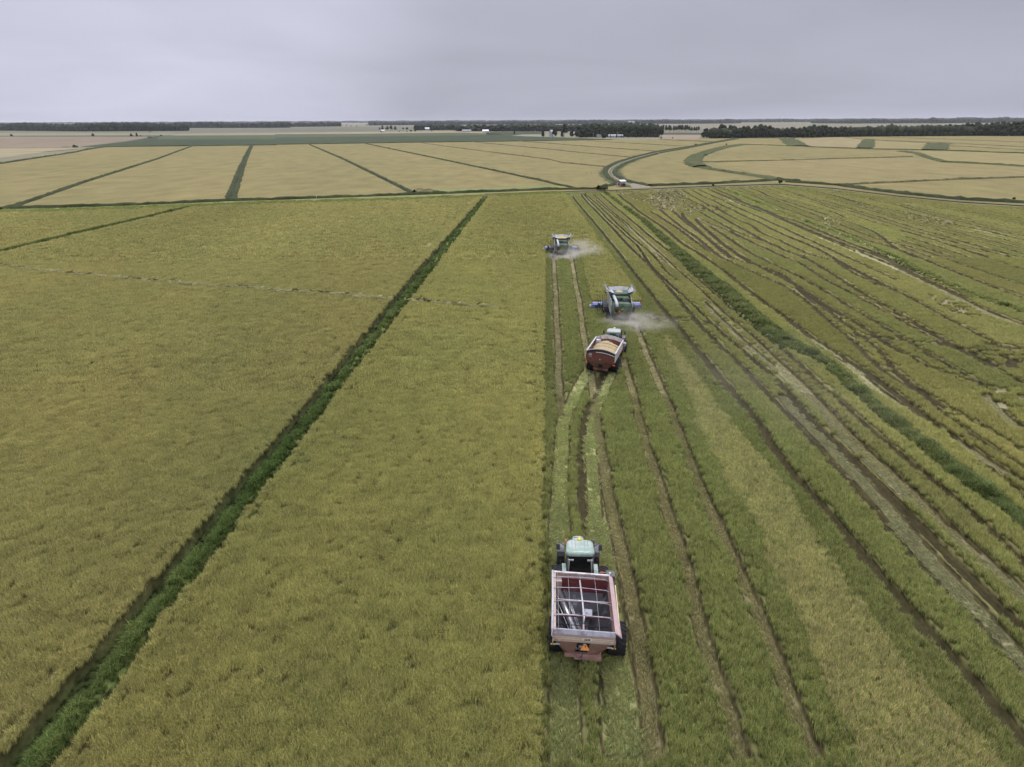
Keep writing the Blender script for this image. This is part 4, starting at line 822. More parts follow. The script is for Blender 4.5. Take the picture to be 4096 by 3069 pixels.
M_RIMC = mk('cream_rim', (.66, .62, .57), .5, var=.1, scale=4, dirt=(.22, .21, .23), dirt_amt=.35, dscale=1.5)
M_RED2 = mk('dark_red', (.150, .045, .036), .42, var=.12, scale=2, dirt=(.12, .06, .05), dirt_amt=.3, coat=.2)
M_RED2B = mk('brown_red', (.215, .095, .075), .6, var=.12, scale=2, dirt=(.15, .10, .08), dirt_amt=.3)
M_ORG = mk('reflector_orange', (.90, .17, .02), .4, var=.05)
M_ORGF = mk('faded_orange', (.80, .30, .06), .5, var=.08)
M_REDL = mk('red_lamp', (.45, .03, .03), .3, var=.05)
M_AMB = mk('amber_beacon', (.62, .20, .09), .3, var=.1)
M_DOME = mk('yellow_dome', (.80, .68, .12), .35, var=.05)
M_YREF = mk('yellow_reflector', (.75, .65, .10), .4, var=.05)
M_SHIELD = mk('pale_side_shield', (.40, .42, .40), .5, var=.08, scale=1.5, dirt=(.27, .27, .22), dirt_amt=.35)
M_CGRN = mk('harvester_green', (.075, .135, .075), .45, var=.10, scale=1.6, dirt=(.19, .21, .16), dirt_amt=.42, dscale=.9)
M_TANK = mk('tank_flap', (.50, .51, .53), .45, .2, var=.12, scale=2, dirt=(.30, .30, .28), dirt_amt=.35)
M_LAV = mk('header_blue_pale', (.22, .24, .44), .4, var=.07, scale=2, dirt=(.34, .34, .42), dirt_amt=.3)
M_BLUE = mk('header_blue', (.12, .14, .36), .42, var=.08, scale=2, dirt=(.27, .28, .45), dirt_amt=.3)
M_BLUED = mk('header_blue_deep', (.03, .045, .22), .4, var=.1, scale=2)
M_GRAIN = mk('grain', (.52, .40, .21), .9, var=.10, scale=8, spec=.1, bump=.4)
M_AUG = mk('auger_tube', (.55, .56, .57), .45, var=.08, scale=3, dirt=(.30, .32, .28), dirt_amt=.3)
M_ROPE = mk('rope', (.16, .15, .15), .9, var=.1)
M_LENS = mk('lamp_lens', (.45, .45, .44), .2, var=.1)
M_SKIN = mk('skin', (.35, .20, .14), .6, var=.05); M_SHIRT = mk('shirt', (.05, .06, .09), .8, var=.1); M_CAP = mk('cap', (.04, .04, .04), .8, var=.1)
M_INK = mk('ink', (.03, .03, .03), .6, var=.02)

def text_mesh(name, body, size, mat, parent, loc, rot, depth=.004):
    cu = bpy.data.curves.new(name, 'FONT'); cu.body = body; cu.size = size; cu.align_x = 'CENTER'; cu.align_y = 'CENTER'; cu.extrude = depth; cu.resolution_u = 3; cu.offset = size*.012
    t = bpy.data.objects.new(name, cu); COL.objects.link(t); bpy.context.view_layer.update()
    me = bpy.data.meshes.new_from_object(t.evaluated_get(bpy.context.evaluated_depsgraph_get())); me.name = name
    bpy.data.objects.remove(t, do_unlink=True); me.materials.clear(); me.materials.append(mat)
    o = bpy.data.objects.new(name, me); link(o, parent); o.location = loc; o.rotation_euler = rot; return o

def wheel(parent, c, r, w, rim_r, mat_rim, lugs=22, side=1, lug=.05, tmat=None):
    "tyre with chevron lugs (a part), rim and hub (sub-parts)"
    m = MB(); rr = r-lug
    prof = [(-w*.40, rim_r), (-w*.5, rim_r+.3*(rr-rim_r)), (-w*.5, rr-.22*(rr-rim_r)), (-w*.43, rr-.04), (-w*.2, rr), (w*.2, rr), (w*.43, rr-.04), (w*.5, rr-.22*(rr-rim_r)), (w*.5, rim_r+.3*(rr-rim_r)), (w*.40, rim_r)]
    m.lathe(prof, (0, 0, 0), 'x', 36)
    for k in range(lugs):
        for sx in (-1, 1):
            a0 = 2*pi*(k+(.5 if sx > 0 else 0))/lugs; P = []
            for rad in (rr-.03, r):
                for t, da in ((.02, 0), (.50, -.95), (.50, -.55), (.02, .38)):
                    a = a0+da*2*pi/lugs; q = rad-(.05 if t > .4 else 0); P.append((sx*w*t, q*sin(a), q*cos(a)))
            m.add(P, [(0, 1, 2, 3), (7, 6, 5, 4), (0, 4, 5, 1), (1, 5, 6, 2), (2, 6, 7, 3), (3, 7, 4, 0)])
    ty = m.build('tyre', tmat or M_RUB, parent); ty.location = c
    d = MB(); s = side
    d.lathe([(s*w*.40, rim_r*1.0), (s*w*.36, rim_r*.96), (s*w*.22, rim_r*.85), (s*w*.10, rim_r*.45), (s*w*.14, rim_r*.3), (s*w*.2, .001)], (0, 0, 0), 'x', 28)
    d.lathe([(-s*w*.40, rim_r*1.0), (-s*w*.2, rim_r*.9), (-s*w*.1, .001)], (0, 0, 0), 'x', 28)
    rm = d.build('rim', mat_rim, ty)
    h = MB(); h.lathe([(s*w*.12, rim_r*.32), (s*w*.42, rim_r*.26), (s*w*.46, rim_r*.16), (s*w*.47, .001)], (0, 0, 0), 'x', 16); h.build('hub', M_DGREY if mat_rim is not M_YEL else M_GREEND, ty)
    return ty

def place(o, px, py, z, yaw, roll=0.0):
    "stand a thing on the point of the level z seen at this pixel of the photograph"
    x, y = gp1(px, py, z); o.location = (x, y, 0); o.rotation_euler = (0, roll, -yaw); return o

# ---------------------------------------------------------------- tractor: origin on the ground under the rear axle, nose to +y
def tractor(label, roof, driver=False, group='tractors pulling grain carts'):
    t = thing('tractor', label, 'tractor', group=group)
    m = MB(); m.box((0, 1.5, .85), (.55, 4.3, .45)); m.box((0, -.1, .95), (1.0, 1.0, .7)); m.box((0, -.75, .75), (.5, .5, .35)); m.box((0, 3.0, .70), (1.5, .35, .30)); m.box((0, -1.15, .5), (.18, .7, .1)); m.build('chassis', M_GREEND, t, .02)
    # rear axle trumpets, three-point arms
    m = MB(); m.tube([(-1.5, 0, 1.0), (1.5, 0, 1.0)], .13); m.tube([(-.35, -.5, .8), (-.42, -1.15, .55)], .05); m.tube([(.35, -.5, .8), (.42, -1.15, .55)], .05); m.tube([(-.42, -1.15, .55), (-.4, -.75, 1.3)], .03); m.tube([(.42, -1.15, .55), (.4, -.75, 1.3)], .03); m.build('linkage', M_DGREY, t)
    # hood
    m = MB(); sec = [(1.45, .46, 1.30, 2.02), (2.2, .45, 1.25, 2.05), (3.1, .43, 1.10, 2.12), (3.62, .41, 1.05, 2.08), (3.82, .36, 1.10, 1.80)]
    prev = None
    for y, hw, z0, z1 in sec:
        P = [(-hw, y, z0), (-hw, y, z1-.22), (-hw+.10, y, z1-.05), (-.14, y, z1), (.14, y, z1), (hw-.10, y, z1-.05), (hw, y, z1-.22), (hw, y, z0)]
        if prev: m.hull(prev, P, caps=(y in (3.82,) or y == 2.2))
        prev = P
    hood = m.build('hood', M_GREEN if roof is not M_ROOF1 else M_ROOF1, t, .015)
    g = MB(); g.box((0, 3.84, 1.42), (.58, .05, .5)); g.build('grille', M_BLK, hood)
    g = MB(); g.box((0, 3.42, 2.10), (.5, .07, .02)); g.build('hood_vent', M_GREEND, hood)
    for sx in (-1, 1):
        g = MB(); g.box((sx*.24, 3.86, 1.60), (.16, .03, .10)); g.build('headlight', M_LENS, hood)
    m = MB(); m.box((0, 3.75, .85), (.9, .6, .5)); m.box((0, 4.1, .85), (1.0, .14, .55)); m.build('front_weights', M_DGREY, t, .02)
    # cab: glass house, posts, roof
    m = MB(); lo = [(-.80, -.30), (.80, -.30), (.86, .25), (.78, 1.45), (-.78, 1.45), (-.86, .25)]; hi = [(-.74, -.12), (.74, -.12), (.80, .35), (.70, 1.30), (-.70, 1.30), (-.80, .35)]
    m.hull([(x, y+.02, 1.45) for x, y in lo], [(x, y, 2.82) for x, y in hi]); cab = m.build('cab_glass', M_GLASS if roof is M_ROOF1 else M_GLASS2, t)
    m = MB(); m.box((0, .28, 1.66), (.5, .5, .14)); m.box((0, .02, 2.0), (.48, .12, .6)); m.build('driver_seat', M_BLK, t)
    m = MB()
    for (a, b), (c, d) in zip(lo, hi): m.tube([(a*1.02, b+.02, 1.42), (c*1.02, d, 2.84)], .045, 6)
    m.tube([(-.80, -.28, 1.46), (0, -.36, 1.46), (.80, -.28, 1.46)], .04, 6); m.box((0, .6, 1.38), (1.7, 1.9, .14)); m.build('cab_frame', M_DGREY, t)
    for sx in (-1, 1): m = MB(); m.tube([(sx*.75, -.36, 1.5), (sx*.68, -.25, 2.8)], .035, 6); m.build('cab_rail', M_CAST, t)
    m = MB(); lay = [(2.83, 1.68, 1.82, .22), (2.92, 1.84, 1.98, .34), (3.06, 1.84, 1.98, .38), (3.14, 1.70, 1.84, .36), (3.17, 1.40, 1.50, .30)]; prev = None
    for z, w, l, rd in lay:
        P = [(x*(1-.045*(y-.6)), y, z-.02*(y-.6)) for x, y in rrect(0, .76, w*.97, l*.83, rd)]
        if prev: m.hull(prev, P, caps=False, smooth=True)
        else: m.add(P, [tuple(range(len(P)))[::-1]])
        prev = P
    m.add(prev, [tuple(range(len(prev)))]); rf = m.build('roof', roof, t)
    g = MB()
    for sx in (-1, 1):
        for x in (.30, .50): g.box((sx*x, .78, 3.172-(x-.3)*.02), (.03, 1.15, .02))
    g.build('roof_rib', M_CAST if roof is M_ROOF1 else M_ROOF2, rf)
    g = MB(); g.lathe([(3.12, .16), (3.22, .16), (3.28, .10), (3.30, .001)], (0, 1.50, 0), 'z', 16); g.build('gps_dome', M_DOME, rf)
    for sx in (-1, 1):
        for x in (.50, .68):
            g = MB(); g.box((sx*x, -.34, 2.84), (.15, .07, .08)); g.build('work_light', M_LENS, rf)
    # mirrors, beacon, exhaust
    for sx in (-1, 1):
        g = MB(); g.tube([(sx*.86, 1.35, 2.70), (sx*1.25, 1.48, 2.92), (sx*1.36, 1.48, 2.86)], .022, 6); g.build('mirror_arm', M_BLK, t)
        g = MB(); g.box((sx*1.36, 1.47, 2.60), (.24, .09, .44), rz=sx*.25); g.build('mirror', M_DGREY, t, .03)
    g = MB(); g.tube([(-.84, 1.25, 2.9), (-.88, 1.30, 3.12)], .02, 6); g.lathe([(3.10, .075), (3.22, .075), (3.27, .04), (3.28, .001)], (-.88, 1.30, 0), 'z', 12); g.build('beacon', M_AMB, t)
    g = MB(); g.tube([(.88, 1.75, 1.3), (.92, 1.72, 2.3)], .13, 10); g.tube([(.92, 1.72, 2.3), (.92, 1.70, 3.05)], .075, 10); g.build('exhaust', M_DGREY, t)
    # rear wall, fenders, triangle
    m = MB(); m.prism([(-.78, 1.25), (-.42, 1.25), (-.42, 1.66), (-.60, 1.72), (-.86, 1.72), (-1.02, 1.6), (-1.02, 1.25)], 'y', -.62, -.34); m.prism([(.78, 1.25), (.42, 1.25), (.42, 1.66), (.60, 1.72), (.86, 1.72), (1.02, 1.6), (1.02, 1.25)], 'y', -.62, -.34)
    m.box((0, -.42, 1.30), (.84, .10, .12)); m.build('rear_panel', M_CAST, t, .02)
    m = MB(); m.prism([(0, 1.10), (.17, 1.40), (-.17, 1.40)][::1], 'y', -.70, -.68); sm = MB(); sm.prism([(-.17, 1.30), (.17, 1.30), (0, 1.60)], 'y', -.70, -.68); sm.build('slow_sign', M_ORG, t)
    for sx in (-1, 1):
        P = [(-.95, 1.35), (-.75, 1.85), (-.30, 2.12), (.35, 2.12), (.75, 1.85), (.72, 1.78), (.32, 2.04), (-.27, 2.04), (-.69, 1.80), (-.88, 1.35)]
        g = MB(); g.prism(P, 'x', sx*.86, sx*1.12); g.build('rear_fender', M_GREEN if roof is not M_ROOF1 else M_ROOF1, t, .01)
        P = [(2.45, 1.30), (2.55, 1.62), (2.85, 1.78), (3.35, 1.78), (3.62, 1.62), (3.70, 1.30), (3.66, 1.28), (3.58, 1.56), (3.33, 1.70), (2.87, 1.70), (2.6, 1.56), (2.5, 1.28)]
        g = MB(); g.prism([(y-.15, z) for y, z in P], 'x', sx*.90, sx*1.42); g.build('front_fender', M_DGREY, t, .02)
        wheel(t, (sx*1.42, 0, 1.02), 1.02, .72, .52, M_YEL, 24, sx); wheel(t, (sx*1.15, 2.95, .76), .76, .50, .36, M_YEL, 20, sx)
    g = MB()
    for k in range(4): g.box((-1.0, 1.1+.05*k, .45+.28*k), (.5, .28, .03))
    g.tube([(-1.22, 1.0, .5), (-1.18, 1.0, 1.9)], .02, 6); g.build('steps', M_BLK, t)
    g = MB(); g.tube([(1.0, -.35, 1.95), (1.7, -.38, 2.02)], .02, 6); g.build('marker_arm', M_CAST, t); g = MB(); g.box((1.38, -.38, 2.0), (.26, .05, .07)); g.build('marker_light', M_ORG, t)
    return t

def person_seated(loc, yaw):
    "driver sitting in the cab, hands forward on the wheel"
    J = {'pelvis': (0, 0, .0), 'chest': (0, .02, .36), 'neck': (0, .05, .56), 'head': (0, .06, .70), 'top': (0, .06, .80), 'ls': (-.19, .02, .48), 'le': (-.26, .16, .26), 'lh': (-.14, .42, .30), 'rs': (.19, .02, .48), 're': (.26, .16, .26), 'rh': (.14, .42, .30),
         'lk': (-.14, .44, .06), 'lf': (-.13, .48, -.38), 'lt': (-.13, .62, -.42), 'rk': (.14, .44, .06), 'rf': (.13, .48, -.38), 'rt': (.13, .62, -.42)}
    E = [('pelvis', 'chest'), ('chest', 'neck'), ('neck', 'head'), ('head', 'top'), ('chest', 'ls'), ('ls', 'le'), ('le', 'lh'), ('chest', 'rs'), ('rs', 're'), ('re', 'rh'), ('pelvis', 'lk'), ('lk', 'lf'), ('lf', 'lt'), ('pelvis', 'rk'), ('rk', 'rf'), ('rf', 'rt')]
    rad = {'pelvis': .15, 'chest': .15, 'neck': .06, 'head': .095, 'top': .075, 'ls': .065, 'le': .05, 'lh': .035, 'rs': .065, 're': .05, 'rh': .035, 'lk': .075, 'lf': .05, 'lt': .04, 'rk': .075, 'rf': .05, 'rt': .04}
    ks = list(J); me = bpy.data.meshes.new('person'); me.from_pydata([J[k] for k in ks], [(ks.index(a), ks.index(b)) for a, b in E], [])
    o = bpy.data.objects.new('person', me); link(o); o.location = loc; o.rotation_euler = (0, 0, yaw)
    sk = o.modifiers.new('skin', 'SKIN'); 
    for i, k in enumerate(ks): me.skin_vertices[0].data[i].radius = (rad[k], rad[k]); me.skin_vertices[0].data[i].use_root = (i == 0)
    sb = o.modifiers.new('sub', 'SUBSURF'); sb.levels = 1; sb.render_levels = 1
    me.materials.append(M_SHIRT)
    setp(o, 'person in dark clothes and cap sitting at the wheel inside the pale roofed tractor cab', 'person')
    h = MB(); h.blob((0, .06, .83), (.20, .23, .10)); h.box((0, .19, .80), (.15, .12, .02)); h.build('cap', M_CAP, o)
    return o

# ---------------------------------------------------------------- grain carts: origin on the ground under the axle, drawbar to +y
def quadp(m, P, th=.04):
    P = [Vector(p) for p in P]; n = (P[1]-P[0]).cross(P[2]-P[0]).normalized(); return m.hull(P, [p+n*th for p in P])
def cart_running(t, r, w, xw, mat_rim, col, tongue=4.3):
    m = MB(); m.tube([(-xw, 0, r), (xw, 0, r)], .11, 8); m.box((0, 0, r), (1.5, .35, .4)); m.build('axle', col, t)
    m = MB(); m.tube([(-.7, 1.3, .9), (0, tongue-.7, .62)], .09, 6); m.tube([(.7, 1.3, .9), (0, tongue-.7, .62)], .09, 6); m.box((0, tongue-.3, .6), (.2, 1.1, .18)); m.box((0, 0, .80), (1.5, 3.4, .14)); m.build('drawbar', col, t)
    for sx in (-1, 1): wheel(t, (sx*xw, 0, r), r, w, r*.44, mat_rim, 20, sx, .055)

def cart_near():
    t = thing('grain_cart', 'empty faded red grain cart with open cross bars, nearest the camera', 'grain cart', group='grain carts behind tractors')
    X, Y, ZT, ZB = 1.60, 2.52, 3.30, 2.62
    # upper bands
    m = MB(); quadp(m, [(-X, -Y, ZB), (X, -Y, ZB), (X, -Y, 3.02), (-X, -Y, 3.02)]); rear = m.build('rear_band', M_CREAM, t)
    m = MB(); m.box((0, -Y-.045, 2.90), (2*X-.12, .012, .028)); m.box((0, -Y-.045, 2.80), (2*X-.12, .012, .028)); m.build('stripe', mk('stripe_cream', (.66, .60, .44), .6, var=.04), rear)
    m = MB(); m.prism([(.27*cos(a), .115*sin(a)) for a in [2*pi*k/28 for k in range(28)]], 'y', -Y-.062, -Y-.045)
    badge = m.build('badge', mk('badge_cream', (.68, .64, .54), .6, var=.05), rear); badge.location = (.16, 0, 2.84)
    text_mesh('lettering', 'J&M', .19, M_INK, rear, (.16, -Y-.066, 2.84), (pi/2, 0, 0))
    m = MB(); quadp(m, [(-X, -Y, 3.02), (X, -Y, 3.02), (X, -Y-.02, 3.12), (-X, -Y-.02, 3.12)], .06); m.build('rear_ledge', M_PINK, t, label='rusty pinkish ledge under the rear rim')
    m = MB(); m.hull([(-X, -Y-.08, 3.12), (-X, -Y+.02, 3.36), (-X, -Y+.16, 3.30), (-X, -Y-.03, 3.07)], [(X, -Y-.08, 3.12), (X, -Y+.02, 3.36), (X, -Y+.16, 3.30), (X, -Y-.03, 3.07)]); m.build('rear_rim', M_RIM, t, .01)
    m = MB(); quadp(m, [(-X, Y, 2.95), (X, Y, 2.95), (X, Y+.02, 3.32), (-X, Y+.02, 3.32)], -.05); m.build('front_band', M_CREAM, t)
    m = MB(); m.box((0, Y+.01, 3.34), (2*X+.1, .13, .09)); m.build('front_rim', M_RIMC, t, .01)
    for sx, nm, mt in ((-1, 'side_band', M_CREAM), (1, 'side_band', M_RED1)):
        m = MB(); quadp(m, [(sx*X, -Y, ZB), (sx*X, Y, ZB), (sx*X, Y, 3.28), (sx*X, -Y, 3.28)], sx*.04); m.build(nm, mt, t)
    m = MB(); m.box((-X-.02, 0, 3.31), (.17, 2*Y+.05, .05)); quadp(m, [(-X+.06, -Y+.05, 3.30), (-X+.06, Y-.05, 3.30), (-X+.10, Y-.05, 3.02), (-X+.10, -Y+.05, 3.02)], .02); m.build('side_rim', M_CREAM, t)
    m = MB(); m.tube([(-X-.12, -Y-.05, 3.36), (-X-.10, 0, 3.39), (-X-.12, Y+.08, 3.36)], .065, 8); m.tube([(-X-.12, -Y-.04, 3.34), (-X-.13, -Y-.14, 3.05), (-X-.06, -Y-.18, 2.98)], .03, 6); m.build('tarp_roll', M_WHITE, t)
    # right side: sloped fold of the extension, sun-bleached
    m = MB(); m.hull([(X-.02, -Y-.02, 3.40), (X+.26, -Y-.05, 3.24), (X+.36, -Y-.05, 3.10), (X+.33, -Y-.05, 3.08), (X-.02, -Y-.02, 3.34)], [(X-.02, Y, 3.40), (X+.20, Y, 3.26), (X+.26, Y, 3.14), (X+.23, Y, 3.12), (X-.02, Y, 3.34)]); m.build('side_extension', M_PINK, t)
    m = MB(); m.box((X+.315, .1, 3.175), (.05, 3.6, .012), rz=-.017); m.build('side_trim', mk('trim_cream', (.66, .55, .33), .6, var=.1), t)
    # hopper
    m = MB(); quadp(m, [(-X, Y-.02, 2.98), (X, Y-.02, 2.98), (X*.99, Y-.10, 2.10), (-X*.99, Y-.10, 2.10)]); m.build('front_wall', M_REDIN, t)
    m = MB()
    quadp(m, [(-X*.98, Y-.1, 2.12), (X*.98, Y-.1, 2.12), (.5, .9, .95), (-.5, .9, .95)]); quadp(m, [(-X*.98, -Y+.04, ZB), (-.5, -.9, .95), (.5, -.9, .95), (X*.98, -Y+.04, ZB)])
    for sx in (-1, 1): quadp(m, [(sx*X*.98, -Y+.04, ZB), (sx*X*.98, Y-.1, ZB), (sx*.5, .9, .95), (sx*.5, -.9, .95)], .03)
    quadp(m, [(-.5, -.9, .95), (.5, -.9, .95), (.5, .9, .95), (-.5, .9, .95)], .03); m.build('hopper', M_STEEL, t)
    m = MB(); m.box((-1.42, 2.30, 2.72), (.50, .50, .62), rz=.1); m.build('auger_housing', M_CREAM, t)
    # inner auger and its rails
    m = MB(); a, b = Vector((-1.35, 1.75, 2.55)), Vector((.02, -1.55, 1.35)); m.tube([a, b], .19, 14); au = m.build('inner_auger', M_CHROME, t)
    m = MB()
    for o_ in (.30, .36, .44): m.tube([a+Vector((o_, .06, .12)), b+Vector((o_*.7, .05, .12))], .018, 5)
    m.tube([a+Vector((-.26, -.1, .02)), b+Vector((-.26, -.1, .02))], .03, 5); m.build('auger_rail', M_CHROME, au)
    m = MB(); m.box((.42, 1.15, 1.62), (.55, .5, .04), rx=.55); m.build('polished_plate', M_CHROME, t); m = MB(); m.box((.15, -.15, 1.02), (.7, .7, .05)); m.build('polished_plate', M_CHROME, t)
    m = MB(); m.hull([(-.1, -.3, 1.35), (.25, -.3, 1.35), (.12, -1.2, 1.25), (0, -1.2, 1.25)], [(-.1, -.3, 1.02), (.25, -.3, 1.02), (.12, -1.2, .98), (0, -1.2, .98)]); m.build('gate_cone', mk('old_ochre', (.30, .21, .07), .6, var=.2), t)
    for sx in (-1, 1):
        m = MB(); quadp(m, [(sx*1.35, -2.0, 2.62), (sx*1.02, -2.0, 2.55), (sx*1.0, -2.15, 2.05), (sx*1.30, -2.15, 2.1)], .03); m.build('inner_brace', M_DGREY, t)
    # bows, struts, ridge pipe, cords
    for y in (1.95, .95, -.25, -1.45):
        m = MB(); m.tube([(-X-.08, y, 3.33), (-X+.16, y, 3.42), (0, y, 3.50), (X-.28, y, 3.44), (X+.02, y, 3.30)], .020, 6); m.build('bow', M_RIM, t)
    for y in (.55, -.75):
        m = MB(); m.tube([(-X+.02, y, 2.92), (X-.02, y, 2.92)], .035, 6); m.tube([(-X+.02, y+.38, 3.02), (-X+.30, y+.02, 2.92)], .02, 6); m.build('cross_strut', M_RIMC, t)
        m = MB(); m.box((0, y-.01, 2.85), (2*X-.1, .06, .06)); m.build('cross_beam', M_REDIN, t)
    m = MB()
    for y, z in ((-.35, 2.55), (-1.0, 2.45), (-1.75, 2.45)): m.tube([(-X+.1, y, z), (X-.1, y, z)], .022, 6)
    m.build('tie_rod', M_BLK, t)
    m = MB(); m.tube([(-.10, 2.25, 3.05), (0, .5, 2.96), (.05, -.95, 2.96), (.02, -1.15, 2.75)], .045, 8); m.build('ridge_pipe', M_RIMC, t)
    m = MB(); m.tube([(.02, -1.2, 2.7), (.03, -2.25, 2.2)], .05, 8); m.build('gate_lever', M_PINK, t)
    for x in (-X+.16, -.82, -.12, .72):
        m = MB(); m.tube([(x, Y, 3.37), (x+.03, .3, 3.50), (x+.05, -Y, 3.36)], .010, 4); m.build('tarp_cord', M_LENS, t)
    # lower rear face: two tapering plates with an opening between, bumper beam
    for sx in (-1, 1):
        m = MB(); P = [(sx*X*.97, -Y+.02, ZB), (sx*.34, -Y+.02, ZB), (sx*.34, -1.58, 1.10), (sx*.78, -1.58, 1.10)]; m.hull(P, [(x, y+.05, z-.01) for x, y, z in P]); m.build('rear_plate', M_RED1, t)
        m = MB(); m.box((sx*1.38, -2.48, 2.36), (.26, .05, .07)); m.build('rear_lamp', M_LENS, t)
        m = MB(); m.box((sx*1.62, -2.35, 2.22), (.24, .04, .05)); m.build('yellow_reflector', M_YREF, t); m = MB(); m.box((sx*1.62, -2.34, 2.17), (.24, .04, .04)); m.build('red_reflector', M_REDL, t)
        m = MB(); m.tube([(sx*(X+.03), -Y, 2.9), (sx*(X+.04), -Y+.02, 2.3)], .035, 6); m.build('corner_post', M_CREAM if sx < 0 else M_RED1, t)
        m = MB(); P = [(sx*X*.99, Y-.15, ZB), (sx*X*.99, -Y+.1, ZB), (sx*.8, -1.6, .95), (sx*.8, 1.6, .95)]; m.hull(P, [(x-sx*.05, y, z-.02) for x, y, z in P]); m.build('hopper_side', M_RED1, t)
    m = MB(); m.box((0, -1.58, .98), (1.78, .22, .24)); m.build('bumper_beam', M_RED1, t, .02)
    m = MB(); m.prism([(-.20, 0), (-.23, .04), (-.04, .36), (.04, .36), (.23, .04), (.20, 0)], 'y', -.01, .01); s = m.build('slow_sign', M_ORGF, t); s.location = (.08, -2.62, 2.18); s.rotation_euler = (-.35, 0, 0)
    m = MB(); m.tube([(.10, -2.68, 2.60), (.08, -2.45, 2.15), (0, -2.1, 1.35), (-.10, -2.0, 1.15)], .025, 6); m.tube([(0, -2.1, 1.3), (.02, -2.0, 1.05), (.10, -1.98, .85), (.08, -1.97, .6)], .02, 6); m.build('hose', M_DGREY, t)
    m = MB(); m.tube([(-X-.08, -Y-.16, 2.98), (-1.0, -2.55, 2.2), (-.1, -2.0, 1.08), (.28, -1.96, .80), (.55, -1.94, .60), (.72, -1.95, .62), (.92, -1.96, .66), (1.05, -1.97, .56)], .014, 5); m.build('rope', M_ROPE, t)
    # folded unloading auger with its plastic spout at the front right
    m = MB(); m.tube([(1.35, 2.75, 1.3), (1.75, 3.0, 2.6)], .24, 12); m.build('unload_auger', M_RED1, t)
    m = MB(); m.hull(*[[(x, y, z) for x, y in ((1.45, 2.72), (1.98, 2.72), (2.05, 3.05), (1.9, 3.32), (1.5, 3.32))] for z in (2.55, 3.18)]); m.build('spout', M_DGREY, t, .03)
    m = MB(); m.lathe([(3.19, .075), (3.205, .001)], (1.72, 3.05, 0), 'z', 12); m.build('reflector_disc', M_LENS, t)
    for c in t.children: c.location.x -= .38
    cart_running(t, .97, .98, 1.66, M_GREYR, M_RED1, 4.6)
    return t

